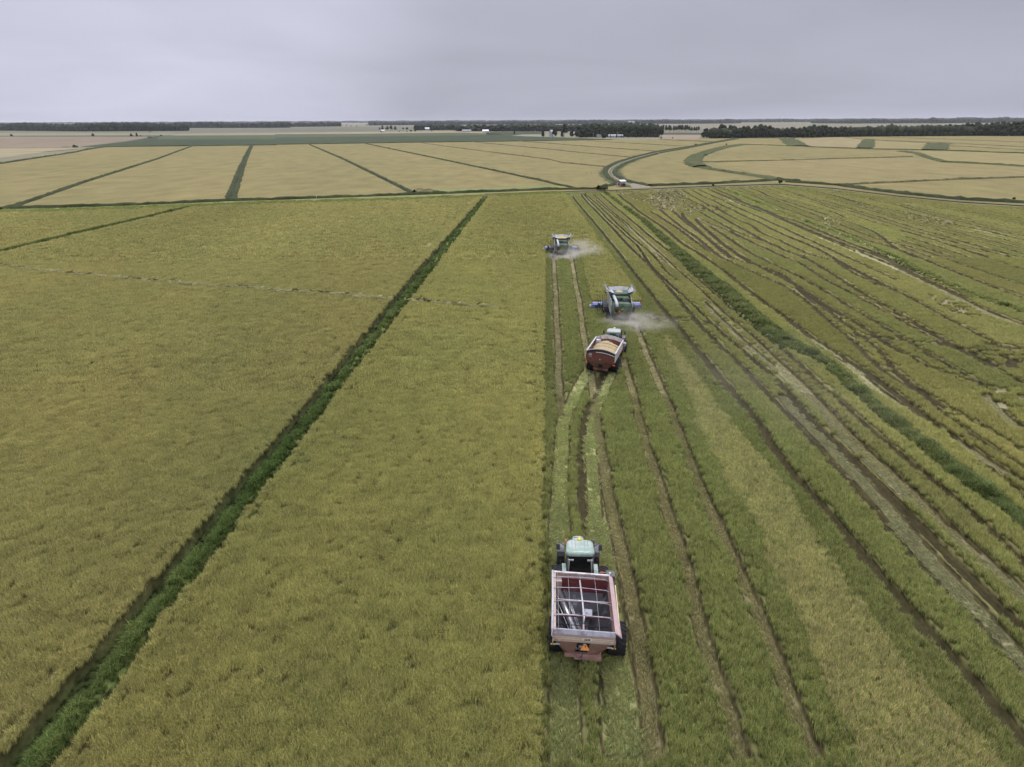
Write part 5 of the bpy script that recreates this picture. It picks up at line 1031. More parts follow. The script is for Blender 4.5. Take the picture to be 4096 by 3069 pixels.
def cart_far():
    t = thing('grain_cart', 'dark red grain cart with arched white rims heaped with pale grain', 'grain cart', group='grain carts behind tractors')
    X, Y, Z = 1.66, 2.80, 3.30
    def arch(u, h=.36): return h*(1-u*u)
    N = 13; us = np.linspace(-1, 1, N)
    # rear and front bulkheads with arched tops
    for sy, nm in ((-1, 'rear_wall'), (1, 'front_wall')):
        y = sy*Y; P = [(X*u, y, Z-.34+arch(u)) for u in us]+[(X, y, 2.25), (X*.93, y, 2.12), (-X*.93, y, 2.12), (-X, y, 2.25)]
        m = MB(); m.hull(P, [(a, b-sy*.05, c) for a, b, c in P]); w = m.build(nm, M_RED2, t)
        m = MB(); m.tube([(X*u, y, Z+.02+arch(u, .40)) for u in us], .045, 6); m.build('arched_rim', M_WHITE, t)
        if sy > 0:
            m = MB(); P = [(X*u, y-.03, Z+.0+arch(u, .38)) for u in us]+[(X*u, y-.03, Z-.36+arch(u)) for u in us[::-1]]; m.hull(P, [(a, b-.02, c) for a, b, c in P]); m.build('front_panel', M_RIMC, t)
        else:
            m = MB(); P = [(X*u, y+.03, Z-.06+arch(u, .38)) for u in us]+[(X*u, y+.03, Z-.36+arch(u)) for u in us[::-1]]; m.hull(P, [(a, b+.02, c) for a, b, c in P]); m.build('arch_gap_dark', M_BLK, t)  # black sheet stands in for the dark open gap under the arch
            m = MB(); m.tube([(X*u, y-.05, Z-.34+arch(u, .30)) for u in np.linspace(-.35, .97, 9)], .045, 6); m.build('white_bar', M_WHITE, t)
            m = MB(); m.prism([(.185*cos(a), .135*sin(a)) for a in [2*pi*k/24 for k in range(24)]], 'y', -.01, .01); o = m.build('badge', M_WHITE, w); o.location = (-1.22, y-.065, 2.92)
            text_mesh('lettering', 'BB', .20, M_INK, w, (-1.22, y-.08, 2.92), (pi/2, 0, 0))
            m = MB(); m.box((-1.22, y-.06, 2.66), (.42, .012, .03)); m.build('decal_line', M_WHITE, w)
    for sx in (-1, 1):
        m = MB(); quadp(m, [(sx*X, -Y, 2.2), (sx*X, Y, 2.2), (sx*X, Y, Z), (sx*X, -Y, Z)], sx*.05)
        m.build('side_wall', M_RED2 if sx < 0 else M_RIMC, t); m = MB(); m.box((sx*(X+.01), 0, Z+.03), (.16, 2*Y+.1, .10)); m.build('side_rim', M_WHITE, t, .015)
        m = MB()
        for k in range(9): m.box((sx*(X+.04), -2.4+.6*k, 2.75), (.05, .05, 1.0))
        m.build('side_rib', M_WHITE if sx > 0 else M_RED2, t)
        m = MB(); P = [(sx*X, Y, 2.25), (sx*X, -Y, 2.25), (sx*.8, -1.5, .95), (sx*.8, 1.5, .95)]; m.hull(P, [(x-sx*.05, y, z-.02) for x, y, z in P]); m.build('hopper_side', M_RED2, t)
        m = MB(); P = [(sx*X*.93, -Y, 2.15), (sx*.26, -Y, 2.15), (sx*.26, -2.05, 1.08), (sx*.74, -2.05, 1.08)]; m.hull(P, [(x, y+.05, z) for x, y, z in P]); m.build('rear_plate', M_RED2B, t)
        m = MB(); m.box((sx*1.62, -Y-.04, 1.93), (.28, .05, .13)); m.build('orange_reflector', M_ORG, t)
    m = MB(); P = [(-.26, -Y, 2.15), (.26, -Y, 2.15), (.26, -Y, 1.75), (-.26, -Y, 1.75)]; quadp(m, [(-.27, -2.80, 2.16), (.27, -2.80, 2.16), (.27, -2.64, 1.78), (-.27, -2.64, 1.78)], .05); m.build('rear_plate', M_RED2B, t)
    m = MB(); quadp(m, [(-.30, -2.3, 2.1), (.30, -2.3, 2.1), (.30, -1.9, .9), (-.30, -1.9, .9)], .04); m.build('slot_dark_back', M_BLK, t)  # black sheet behind the slot stands in for its dark opening
    m = MB()
    for k in range(4): m.box((0, -2.45+.08*k, 1.7-.22*k), (.5, .05, .04))
    m.build('ladder', M_BLK, t)
    m = MB(); m.box((0, -2.05, .98), (1.75, .18, .22)); m.build('bumper_beam', M_RED2B, t, .02)
    m = MB(); m.blob((-.05, -Y-.08, 2.42), (.16, .08, .16)); m.build('camera_knob', M_LENS, t)
    m = MB(); m.tube([(-1.15, -Y-.08, 2.6), (-.3, -2.86, 1.9), (.35, -2.4, .75)], .012, 4); m.build('rope', M_ROPE, t)
    m = MB(); quadp(m, [(-X, -Y, 2.3), (X, -Y, 2.3), (X, Y, 2.3), (-X, Y, 2.3)], .03); m.build('hopper', M_RED2B, t)
    # tarp bows
    for y in (-1.7, -.55, .6, 1.75):
        m = MB(); m.tube([(X*u, y, Z+.05+arch(u, .40)) for u in np.linspace(-1, 1, 9)], .024, 5); m.build('bow', M_RIM if abs(y) > 1 else M_DGREY, t)
    for x in (-.5, .35):
        m = MB(); m.tube([(x, Y, Z+.40), (x+.1, -.5, Z+.42), (x+.1, -Y, Z+.40)], .010, 4); m.build('tarp_cord', M_LENS, t)
    m = MB(); m.box((-1.25, 2.3, 2.9), (.6, .5, .55)); m.build('auger_housing', M_RIMC, t)
    m = MB(); m.tube([(-1.6, Y+.12, Z+.05), (1.75, Y+.12, Z+.15)], .06, 6); m.build('tarp_roll', M_PINK, t)
    # unloading auger folded across the front corner
    m = MB(); m.tube([(1.5, Y+.25, 1.2), (1.75, Y+.3, 2.9)], .22, 10); m.build('unload_auger', M_RED2, t); m = MB(); m.hull(*[[(x, Y+y, z) for x, y in ((1.5, .12), (2.0, .12), (2.05, .6), (1.6, .6))] for z in (2.6, 2.95)]); m.build('spout', M_RIM, t, .03)
    cart_running(t, .98, .86, 1.50, M_GREYR, M_RED2, 4.6)
    # the grain is a thing of its own, heaped in the box
    nx, ny = 22, 34; V = []
    for j in range(ny):
        for i in range(nx):
            x = -X*.97+2*X*.97*i/(nx-1); y = -Y*.97+2*Y*.97*j/(ny-1)
            p1 = max(0, 1-math.hypot((x+.1)/1.75, (y-1.15)/2.0)); p2 = max(0, 1-math.hypot((x-.1)/1.9, (y+.9)/1.9))
            z = 2.62+max(.98*p1**.95, .62*p2**.9)-.25*max(0, abs(x)-1.1)+.02*sin(9*x+5*y)+.015*sin(17*y-6*x); V.append((x, y, z))
    F = [(j*nx+i, j*nx+i+1, (j+1)*nx+i+1, (j+1)*nx+i) for j in range(ny-1) for i in range(nx-1)]
    m = MB(); m.add(V, F, True); g = m.build('grain_heap', M_GRAIN); setp(g, 'pale golden grain heaped inside the dark red cart', 'grain')
    return t, g

# ---------------------------------------------------------------- combine harvester: origin on the ground under the front axle
def combine(label, fill=0.0, group='combine harvesters cutting the rice'):
    t = thing('combine_harvester', label, 'combine harvester', group=group)
    m = MB(); m.box((0, -1.6, 1.25), (1.5, 6.2, .9)); m.box((0, 0, .95), (3.0, .5, .5)); m.box((0, -3.7, .85), (3.2, .3, .28)); m.build('chassis', M_BLK, t)
    # body
    m = MB(); P = [(-1.46, 1.55), (-1.46, 3.25), (-1.36, 3.50), (1.36, 3.50), (1.46, 3.25), (1.46, 1.55)]
    m.prism([(x, z) for x, z in P], 'y', -3.1, 1.2); m.build('body', M_GREEND, t, .03)
    # rear hood, rounded at the top edge with a curved lip
    m = MB(); secs = []
    for z, w, y in ((1.62, 2.55, -5.05), (1.75, 2.72, -5.18), (2.35, 2.86, -5.25), (2.95, 2.90, -5.20), (3.22, 2.86, -5.08)):
        secs.append([(-w/2, -3.2, z), (-w/2, y+.22, z), (-w/2+.25, y, z), (w/2-.25, y, z), (w/2, y+.22, z), (w/2, -3.2, z)])
    for a, b in zip(secs, secs[1:]): m.hull(a, b, caps=False)
    m.add(secs[0], [tuple(range(6))[::-1]]); hood = m.build('rear_hood', M_CGRN, t, .02)
    m = MB(); m.tube([(-.62, -5.10, 3.30), (-.45, -5.14, 3.34), (.35, -5.12, 3.34), (.75, -5.10, 3.26), (1.25, -5.05, 3.24), (1.38, -4.95, 3.34), (1.40, -4.7, 3.62)], .035, 6); m.build('hood_lip', M_SHIELD, hood)
    m = MB(); m.box((0, -5.245, 2.33), (2.5, .02, .02)); m.build('hood_seam', M_GREEND, hood)
    m = MB(); m.prism([(.23*cos(a), .23*sin(a)*.92) for a in [2*pi*k/24 for k in range(24)]], 'y', -.012, .012); e = m.build('emblem_disc', M_GREEND, hood); e.location = (.03, -5.27, 2.48)
    m = MB(); D = [(-.17, -.10), (-.10, -.02), (-.04, .03), (.04, .05), (.08, .10), (.06, .17), (.10, .13), (.13, .16), (.13, .10), (.19, .07), (.12, .04), (.15, -.02), (.20, -.08), (.12, -.03), (.06, -.03), (-.02, -.05), (-.08, -.09)]
    m.prism(D, 'y', -.010, .010); e2 = m.build('emblem_deer', M_DOME, hood); e2.location = (.03, -5.29, 2.46)
    m = MB(); m.box((.06, -5.27, 2.98), (.18, .03, .30)); m.build('hood_latch', M_GREEND, hood)
    m = MB(); m.prism([(-.22, 0), (.22, 0), (0, .36)], 'y', -.01, .01); s = m.build('slow_sign', M_ORG, hood); s.location = (-.34, -5.27, 1.98)
    for x in (-.92, 1.0): m = MB(); m.box((x, -5.23, 1.95), (.24, .03, .08)); m.build('orange_reflector', M_ORG, hood)
    # side shields
    for sx in (-1, 1):
        P = [(-5.0, 1.60), (-5.02, 3.05), (-4.2, 3.62), (-1.2, 3.72), (1.0, 3.62), (1.1, 2.1), (.3, 1.75), (-3.2, 1.35)]
        m = MB(); m.prism(P, 'x', sx*1.48, sx*1.56); m.build('side_shield', M_SHIELD, t, .03)
    # engine deck
    m = MB(); m.box((-.05, -3.9, 3.12), (2.5, 1.7, .10)); m.box((.15, -2.85, 3.66), (2.1, .85, .22)); m.build('engine_deck', M_CGRN, t, .03)
    m = MB(); m.prism([(.55+.34*cos(a), 3.38+.30*sin(a)) for a in [2*pi*k/14 for k in range(14)]], 'y', -3.6, -2.9); m.build('air_cleaner', M_DGREY, t)
    m = MB(); m.box((-.35, -3.3, 3.42), (.5, .35, .5)); m.box((1.05, -3.35, 3.42), (.5, .4, .45)); m.build('radiator_housing', M_GREEND, t)
    m = MB()
    for a, b in (((-.8, -4.5), (-.8, -3.1)), ((1.35, -4.6), (1.35, -3.0))): m.tube([(*a, 3.55), (*b, 3.6)], .025, 5); m.tube([(*a, 3.15), (*a, 3.55)], .025, 5)
    m.build('deck_rail', M_GREEND, t)
    # grain tank with flared extensions
    m = MB(); m.box((0, -.95, 3.75), (2.7, 3.0, .5)); m.build('grain_tank', M_GREEND, t)
    lo = [(-1.32, -2.4, 3.92), (1.32, -2.4, 3.92), (1.32, .5, 3.92), (-1.32, .5, 3.92)]; hi = [(-2.0, -2.75, 4.50), (2.0, -2.75, 4.50), (2.05, 1.0, 4.55), (-2.05, 1.0, 4.55)]
    m = MB(); P = [lo[3], lo[2], (1.55, .78, 4.42), (.5, .85, 4.50), (-.5, .85, 4.50), (-1.55, .78, 4.42)]; m.hull(P, [(x, y+.04, z) for x, y, z in P]); m.build('tank_flap', M_TANK, t)
    m = MB(); P = [(-.75, -2.40, 3.86), (.75, -2.40, 3.86), (.85, -2.52, 4.16), (-.85, -2.52, 4.16)]; m.hull(P, [(x, y-.04, z) for x, y, z in P]); m.build('tank_rear_panel', M_CGRN, t)
    for sx in (-1, 1):
        m = MB(); P = [(sx*.8, -2.42, 3.90), (sx*1.34, -2.40, 3.92), (sx*1.92, -2.60, 4.55), (sx*.88, -2.52, 4.18)]; m.hull(P, [(x, y-.03, z) for x, y, z in P]); m.build('tank_flap', M_DGREY, t)
        m = MB(); P = [(sx*1.34, -2.4, 3.92), (sx*1.34, .5, 3.92), (sx*2.0, .85, 4.58), (sx*2.0, -2.65, 4.58)]; m.hull(P, [(x+sx*.035, y, z) for x, y, z in P]); m.build('tank_flap', M_TANK, t)
        m = MB(); m.box((sx*2.02, -2.62, 4.62), (.36, .10, .46), ry=-sx*.6); m.box((sx*2.06, .80, 4.62), (.34, .1, .44), ry=-sx*.6); m.build('flap_corner', M_WHITE, t)
        m = MB()
        for k in range(4): m.tube([(sx*(1.45+.13*k), -2.50, 4.02+.13*k), (sx*(1.62+.12*k), -2.62, 4.30+.07*k)], .02, 4)
        m.build('flap_hinge', M_GREEND, t)
        m = MB(); m.box((sx*.85, .82, 4.36), (.34, .02, .20)); m.build('flap_plate', M_WHITE, t)
    m = MB(); V = []; n = 14
    for j in range(n):
        for i in range(n): x = -1.28+2.56*i/(n-1); y = -2.35+2.8*j/(n-1); V.append((x, y, 3.72+fill+.50*max(0, 1-math.hypot(x/1.3, (y+.3)/1.4))))
    m.add(V, [(j*n+i, j*n+i+1, (j+1)*n+i+1, (j+1)*n+i) for j in range(n-1) for i in range(n-1)], True); m.build('tank_grain', M_GRAIN, t)
    # unloading auger folded back along the left side
    m = MB(); m.tube([(-1.28, .35, 3.5), (-1.28, .0, 3.95), (-1.12, -.6, 4.0), (-.82, -4.9, 3.52), (-.78, -5.25, 3.40)], [.20, .22, .21, .21, .20], 12); m.tube([(-.80, -5.1, 3.45), (-.77, -5.50, 3.22), (-.76, -5.62, 2.85)], .235, 12); m.build('unload_auger', M_AUG, t)
    m = MB(); m.tube([(-.76, -5.60, 2.92), (-.74, -5.66, 2.10)], [.25, .23], 10); m.build('auger_boot', M_BLK, t)
    m = MB(); m.lathe([(-.02, .225), (.02, .225)], (0, 0, 0), 'y', 14); bnd = m.build('auger_band', M_DGREY, t); bnd.location = (-1.0, -2.3, 3.81)
    # cab
    m = MB(); lo2 = rrect(0, 2.0, 1.7, 1.7, .3, 3); hi2 = rrect(0, 1.95, 1.85, 1.75, .35, 3); m.hull([(x, y, 1.95) for x, y in lo2], [(x, y, 3.45) for x, y in hi2]); m.build('cab_glass', M_GLASS, t)
    m = MB(); m.hull([(x, y, 3.45) for x, y in rrect(0, 1.95, 2.0, 1.95, .4, 4)], [(x, y, 3.68) for x, y in rrect(0, 1.95, 1.8, 1.8, .4, 4)]); m.build('cab_roof', M_CGRN, t)
    for sx in (-1, 1):
        m = MB(); m.tube([(sx*1.0, 2.4, 3.6), (sx*1.75, 2.6, 3.62), (sx*1.80, 2.6, 3.5)], .025, 5); m.build('mirror_arm', M_BLK, t); m = MB(); m.box((sx*1.80, 2.6, 3.28), (.30, .1, .45), ry=sx*.1); m.build('mirror', M_BLK, t, .03)
    # platform, rails and swung-out ladder on the left
    m = MB(); m.box((-1.95, 1.3, 1.98), (1.0, 2.0, .08)); m.build('platform', M_BLK, t)
    m = MB()
    for x, y0 in ((-2.42, .5), (-1.85, .5)):
        for z in (2.3, 2.65, 3.0, 3.25): m.tube([(x, y0, z), (x-.02, y0+1.0, z)], .02, 4)
    for x in (-2.45, -2.15, -1.85): m.tube([(x, .45, 2.0), (x, .45, 3.15), (x+.08, .45, 3.28)], .028, 5)
    for z in (2.3, 2.62, 2.94, 3.2): m.tube([(-2.45, .45, z), (-1.85, .45, z)], .02, 4)
    m.build('platform_rail', M_BLK, t)
    m = MB()
    m.tube([(-3.15, .6, .55), (-3.05, .6, 2.0), (-2.85, .6, 3.0)], .045, 5); m.tube([(-2.75, .6, .6), (-2.70, .6, 2.0), (-2.68, .6, 3.0), (-2.85, .6, 3.0)], .03, 5)
    for k in range(4): m.box((-2.92, .6, .65+.36*k), (.42, .3, .05))
    m.box((-2.9, .6, 1.55), (.45, .12, .7)); m.build('ladder', M_GREEND, t)
    # header: stripper head wider than the machine
    L, Rr = -3.85, 3.80
    m = MB(); P = [(2.35, .42), (2.30, 1.18), (2.55, 1.42), (3.35, 1.40), (3.75, 1.05), (3.65, .40)]; m.prism(P, 'x', L, Rr); hd = m.build('header', M_BLUE, t, .02)
    m = MB(); m.prism([(2.27, 1.20), (2.52, 1.46), (3.38, 1.44), (3.36, 1.41), (2.55, 1.42), (2.30, 1.18)], 'x', L+.02, Rr-.02); m.build('header_top', M_LAV, hd)
    m = MB(); m.box((2.9, 2.29, .80), (2.1, .03, .62)); m.build('header_shield', M_LAV, hd); m = MB(); m.box((-2.7, 2.29, .80), (1.5, .03, .62)); m.build('header_shield', M_BLUED, hd)
    m = MB(); m.prism([(-2.9, .62), (-2.82, 1.02), (-2.45, 1.02), (-2.47, .92), (-2.70, .90), (-2.78, .62)], 'y', 2.25, 2.27); m.box((2.75, 2.26, 1.0), (.30, .02, .06)); m.box((-3.5, 2.26, .95), (.25, .02, .07)); m.build('header_decal', M_WHITE, hd)
    m = MB(); m.box((2.15, 2.26, .96), (.3, .02, .08)); m.box((2.05, 2.26, .46), (.14, .02, .12)); m.build('header_reflector', M_ORG, hd)
    for x in (L+.05, Rr-.08):
        m = MB(); m.tube([(x, 2.4, 1.35), (x, 2.4, 1.72)], .03, 5); m.build('lamp_post', M_BLK, hd); m = MB(); m.box((x, 2.38, 1.80), (.26, .12, .20)); m.build('warning_lamp', M_REDL, hd)
        m = MB(); m.prism([(2.3, .35), (2.25, 1.2), (2.6, 1.5), (3.5, 1.45), (4.3, .6), (4.2, .3)], 'x', x-.06, x+.06); m.build('header_end', M_LAV, hd)
    m = MB(); m.blob((L-.22, 2.75, .92), (.42, .55, .62)); m.box((L-.12, 2.7, .55), (.24, .4, .3)); m.build('drive_cover', M_WHITE, hd)
    m = MB(); m.lathe([(0, .17), (.03, .17), (.03, .11), (0, .11)], (0, 0, 0), 'y', 18); r_ = m.build('pulley', M_WHITE, hd); r_.location = (3.55, 2.24, .90)
    m = MB(); m.prism([(1.0, 1.2), (1.0, 2.0), (2.4, 1.25), (2.4, .5)], 'x', -.7, .7); m.build('feeder_house', M_GREEND, t)
    # rear: spreader and links
    m = MB(); m.box((0, -4.85, 1.18), (2.3, .9, .75)); m.build('chopper', M_BLK, t); m = MB(); m.tube([(-1.25, -5.2, .80), (0, -5.38, .84), (1.25, -5.2, .80)], .04, 5); m.build('spreader_lip', M_SHIELD, t)
    m = MB()
    for sx in (-1, 1): m.tube([(sx*1.0, -5.0, 1.6), (sx*.7, -5.1, .85)], .025, 4); m.tube([(sx*.6, -5.0, 1.6), (sx*1.0, -5.1, .85)], .025, 4)
    m.build('spreader_link', M_DGREY, t)
    m = MB(); m.box((-2.38, -1.6, 1.55), (.10, .1, .25)); m.build('left_marker', M_ORG, t)
    m = MB(); m.tube([(-2.35, -1.7, 1.35), (-1.9, -3.4, 1.15), (-1.4, -4.6, 1.25)], .025, 4); m.build('marker_arm', M_DGREY, t)
    for sx in (-1, 1):
        wheel(t, (sx*1.98, 0, .98), .98, .92, .45, M_YEL, 22, sx); wheel(t, (sx*1.78, -3.7, .84), .84, .72, .36, M_YEL, 16, sx, .07)
        m = MB(); m.prism([(-1.1, 1.2), (-.95, 1.7), (-.4, 2.05), (.5, 2.05), (1.0, 1.6), (.95, 1.55), (.45, 1.97), (-.38, 1.97), (-.9, 1.62), (-1.04, 1.2)], 'x', sx*1.56, sx*2.35); m.build('front_fender', M_BLK, t)
    return t

YAWL = math.atan((2190-2048)/3027.)
tr1 = tractor('green tractor with dusty pale green roof, pulling the empty cart nearest the camera', M_ROOF1)
tr2 = tractor('green tractor with whitish roof and yellow wheels, turning ahead of the loaded cart', M_ROOF2, group='tractors pulling grain carts')
ct1 = cart_near(); ct2, gr2 = cart_far()
cb1 = combine('green combine harvester with blue header, nearer of the two, just ahead of the loaded cart')
cb2 = combine('green combine harvester with blue header, farther of the two, cutting beside uncut rice', .26)
def at_y(o, px, D, yaw, roll=0, z=0):
    "ground distance D straight ahead, at the azimuth of pixel column px seen at distance D"
    depth = D*cos(PITCH)+(CAMH-z)*sin(PITCH); x = (px-2048)/FPX*depth; o.location = (x, D, 0); o.rotation_euler = (0, roll, -yaw); return o
at_y(ct1, 2336, 32.9, YAWL+.012, .05); at_y(tr1, 2312, 37.9, YAWL+.005)
at_y(ct2, 2412, 81.0, R(17.5), .05); gr2.location = ct2.location; gr2.rotation_euler = ct2.rotation_euler
at_y(tr2, 2450, 87.4, R(13))
pr = person_seated((0, 0, 0), tr2.rotation_euler.z); pr.location = Matrix.Rotation(tr2.rotation_euler.z, 4, 'Z') @ Vector((-.02, .45, 1.78))+tr2.location
at_y(cb1, 2472, 106.7, YAWL); at_y(cb2, 2247, 160.0, YAWL)

# ---------------------------------------------------------------- trees
def leaf_mat(name, a, b_):
    m = bpy.data.materials.new(name); m.use_nodes = True; n, l = nt(m); b = n['Principled BSDF']; b.inputs['Roughness'].default_value = .7; b.inputs['Specular IOR Level'].default_value = .15
    vc = n.new('ShaderNodeAttribute'); vc.attribute_name = 'vc'; oi = n.new('ShaderNodeObjectInfo')
    mx = n.new('ShaderNodeMix'); mx.data_type = 'RGBA'; mx.inputs[6].default_value = (*a, 1); mx.inputs[7].default_value = (*b_, 1); l.new(oi.outputs['Random'], mx.inputs[0])
    s = n.new('ShaderNodeVectorMath'); s.operation = 'MULTIPLY'; l.new(mx.outputs[2], s.inputs[0]); l.new(vc.outputs['Color'], s.inputs[1]); l.new(s.outputs[0], b.inputs['Base Color']); return m
M_LEAF = leaf_mat('tree_leaves', (.028, .040, .018), (.042, .055, .022)); M_BARK = mk('bark', (.10, .08, .06), .9, var=.2)
def crown_mesh(name, seed, h, r, base=.22, lobes=13, n=1500, leaf=.95, squash=1.0):
    g = np.random.default_rng(seed); L = []
    for i in range(lobes):
        z = h*(base+(1-base)*g.uniform(.18, .86)); k = math.sin(pi*min(1, max(0, (z/h-base)/(1-base)))**.75); a = g.uniform(0, 2*pi); d = r*.62*k*g.uniform(.5, 1.15)
        L.append((d*cos(a), d*sin(a), z, r*g.uniform(.34, .58), r*g.uniform(.28, .46)*squash))
    L.append((0, 0, h*.86, r*.42, h*.14)); L = np.array(L); w = g.integers(0, len(L), n); d = g.normal(0, 1, (n, 3)); d /= np.linalg.norm(d, axis=1)[:, None]
    rr = g.uniform(.72, 1.12, n)[:, None]; c = L[w, :3]+d*rr*np.stack([L[w, 3], L[w, 3], L[w, 4]], 1); s = leaf*g.uniform(.55, 1.3, n)
    u = g.normal(0, 1, (n, 3)); u -= d*(u*d).sum(1)[:, None]*.6; u /= np.linalg.norm(u, axis=1)[:, None]; v = np.cross(u, d+g.normal(0, .4, (n, 3))); v /= np.linalg.norm(v, axis=1)[:, None]
    V = np.stack([c-u*s[:, None]*.5, c+v*s[:, None]*.35, c+u*s[:, None]*.5, c-v*s[:, None]*.35], 1).reshape(-1, 3); F = np.arange(4*n).reshape(n, 4)
    vc = np.repeat(g.uniform(.55, 1.7, n)*(1+.25*g.normal(0, 1, len(L))[w]).clip(.6, 1.5), 4)
    # solid hearts of the lobes so the crown is not see-through everywhere
    T_ = []; TV = []
    for (x, y, z, a, b) in L:
        m, q = 7, 5; k0 = len(V)+len(TV)
        for i in range(q+1):
            for j in range(m):
                t = pi*i/q; p = 2*pi*j/m; f = .95*(1+.12*g.normal()); TV.append((x+a*f*sin(t)*cos(p), y+a*f*sin(t)*sin(p), z+b*f*cos(t)))
        T_ += [(k0+i*m+j, k0+(i+1)*m+j, k0+(i+1)*m+(j+1) % m, k0+i*m+(j+1) % m) for i in range(q) for j in range(m)]
    V = np.concatenate([V, TV]); F = np.concatenate([F, T_]); vc = np.concatenate([vc, np.full(len(TV), .75)])
    return mesh_np(name, V, F, M_LEAF, attrs={'vc': ('FLOAT_COLOR', np.stack([vc, vc, vc*.95, np.ones_like(vc)], 1))})
def trunk_mesh(name, seed, h, r, tr):
    g = random.Random(seed); m = MB(); m.tube([(0, 0, -.3), (0, 0, h*.2), (g.uniform(-.3, .3), g.uniform(-.3, .3), h*.5), (g.uniform(-.4, .4), 0, h*.8)], [tr*1.2, tr, tr*.7, tr*.25], 7)
    for k in range(5):
        a = 2*pi*k/5+g.uniform(0, 1); z = h*g.uniform(.25, .5); m.tube([(0, 0, z), (r*.3*cos(a), r*.3*sin(a), z+h*.12), (r*.55*cos(a), r*.55*sin(a), z+h*.24)], [tr*.5, tr*.3, tr*.12], 5)
    o = m.build(name, M_BARK); me = o.data; bpy.data.objects.remove(o); return me
PROTO = []
for k, (h, r, base, lob, sq) in enumerate(((20, 7.0, .0, 18, 1.15), (18, 6.4, .03, 16, 1.2), (22, 6.8, .04, 17, 1.4), (16, 6.2, .0, 15, 1.1), (19, 5.2, .22, 13, 1.1))):
    PROTO.append((crown_mesh('crown', 300+k, h, r, base, lob, 1500, 1.0, sq), trunk_mesh('trunk', k, h, r, .38), h))
PINE = [(crown_mesh('crown', 400+k, 19, 3.9, .30, 12, 1100, .8, 1.5), trunk_mesh('trunk', 40+k, 19, 3, .28), 19.) for k in range(2)]
BUSH = [(crown_mesh('crown', 500+k, 4, 2.4, .02, 8, 500, .5), trunk_mesh('trunk', 60+k, 3, 1.4, .1), 4.) for k in range(2)]
def tree(x, y, h, kind=None, label='', group=None, name='broadleaf_tree', wide=1.0, cat='tree'):
    h *= 1.06; P = kind or PROTO; cm, tm, h0 = P[random.randrange(len(P))]; s = h/h0
    t = thing(name, label, cat, (x, y, 0), (0, 0, random.uniform(0, 6.28)), group); t.scale = (s*wide, s*wide, s)
    for nm, me in (('crown', cm), ('trunk', tm)): o = bpy.data.objects.new(nm, me); link(o, t)
    return t
def px_h(px, ytop, x, y):
    "height of a thing standing at ground point x,y whose top is seen at pixel row ytop"
    cx = (px-W0/2)/FPX; cy = -(ytop-H0/2)/FPX; d = FW+RT*cx+UP*cy; t = math.hypot(x, y)/math.hypot(d[0], d[1]); return CAMH+t*d[2]

# right-hand wood: front edge along a measured foot line, tops after the photograph
foot = [(2800, 551), (2950, 552.5), (3200, 552), (3400, 548), (3650, 543), (3900, 544), (4096, 545), (4500, 547)]
tops = [(2800, 520), (2830, 512), (2870, 503), (2930, 505), (2980, 510), (3000, 506), (3060, 503), (3120, 520), (3140, 511), (3180, 516), (3215, 504), (3270, 505), (3330, 508), (3400, 513), (3470, 508), (3520, 512), (3600, 511), (3700, 510), (3745, 503), (3800, 503), (3850, 497), (3900, 494), (3970, 491), (4040, 488), (4096, 487), (4500, 486)]
fx_, fy_ = zip(*foot); tx_, ty_ = zip(*tops); W_LAB = 'dark broadleaf tree in the dense wood along the right horizon'
px = 2812; n_t = 0
while px < 4330:
    x, y = gp1(px, float(np.interp(px, fx_, fy_))); h = px_h(px, float(np.interp(px, tx_, ty_)), x, y)
    for row in range(3):
        if row == 2 and random.random() < .45: continue
        d = math.hypot(x, y); off = row*11+random.uniform(-3, 3)+4; hx = max(8, (h*(.80 if row == 0 else 1.0))*random.uniform(.86, 1.05))
        if px < 2870: hx = min(hx, 14)
        tree(x*(1+off/d)+random.uniform(-2, 2), y*(1+off/d), hx, label=W_LAB, group='trees of the right hand wood', wide=1.12); n_t += 1
    px += random.uniform(15, 22)
print('wood trees', n_t)
# the farm: big trees round the yard, measured one by one (pixel column, foot, top, width factor)
FARM = [(2172, 548, 519, .8, 'small round dark tree left of the tall grey shed'), (2219, 548, 511, .9, 'dark tree just right of the tall grey shed'), (2256, 549, 498, 1.15, 'largest dark tree right of the grey shed'), (2248, 549, 522, .7, 'low tree in front of the largest dark tree'),
        (2287, 547, 514, .7, 'slim dark tree beside the low white farm buildings'), (2305, 548, 534, .8, 'small bush like tree before the farm buildings')]
for p_, f_, t_, w_, lb in FARM:
    x, y = gp1(p_, f_); tree(x, y, px_h(p_, t_, x, y), label=lb, wide=w_)
ftop = [(2318, 503), (2345, 500), (2368, 499), (2395, 497), (2420, 504), (2455, 498), (2480, 500), (2510, 497), (2540, 499), (2580, 497), (2600, 497), (2625, 503), (2645, 512)]
for i in range(44):
    p_ = 2318+328*i/43+random.uniform(-3, 3); f_ = random.choice((546, 549, 552)) if p_ < 2500 else random.choice((549, 552.5))
    x, y = gp1(p_, f_-.5); h = px_h(p_, float(np.interp(p_, *zip(*ftop)))+random.uniform(0, 8)+(4 if f_ > 551 else 0), x, y)
    tree(x, y, min(h, 24), kind=PINE if p_ > 2555 or random.random() < .25 else PROTO, label='tall dark tree in the grove around the farmyard', group='trees of the farmyard grove', wide=1.25)
for p_, f_, t_, lb in ((2415, 556, 524, 'conical dark tree standing forward of the grove beside the white van'), (2466, 552, 540, 'small bushy tree before the farmhouse'), (1988+69, 537, 524, 'lone dark tree in the green field left of the farm')):
    x, y = gp1(p_, f_); tree(x, y, px_h(p_, t_, x, y), label=lb, wide=.9)
x, y = gp1(2172+16, 546)
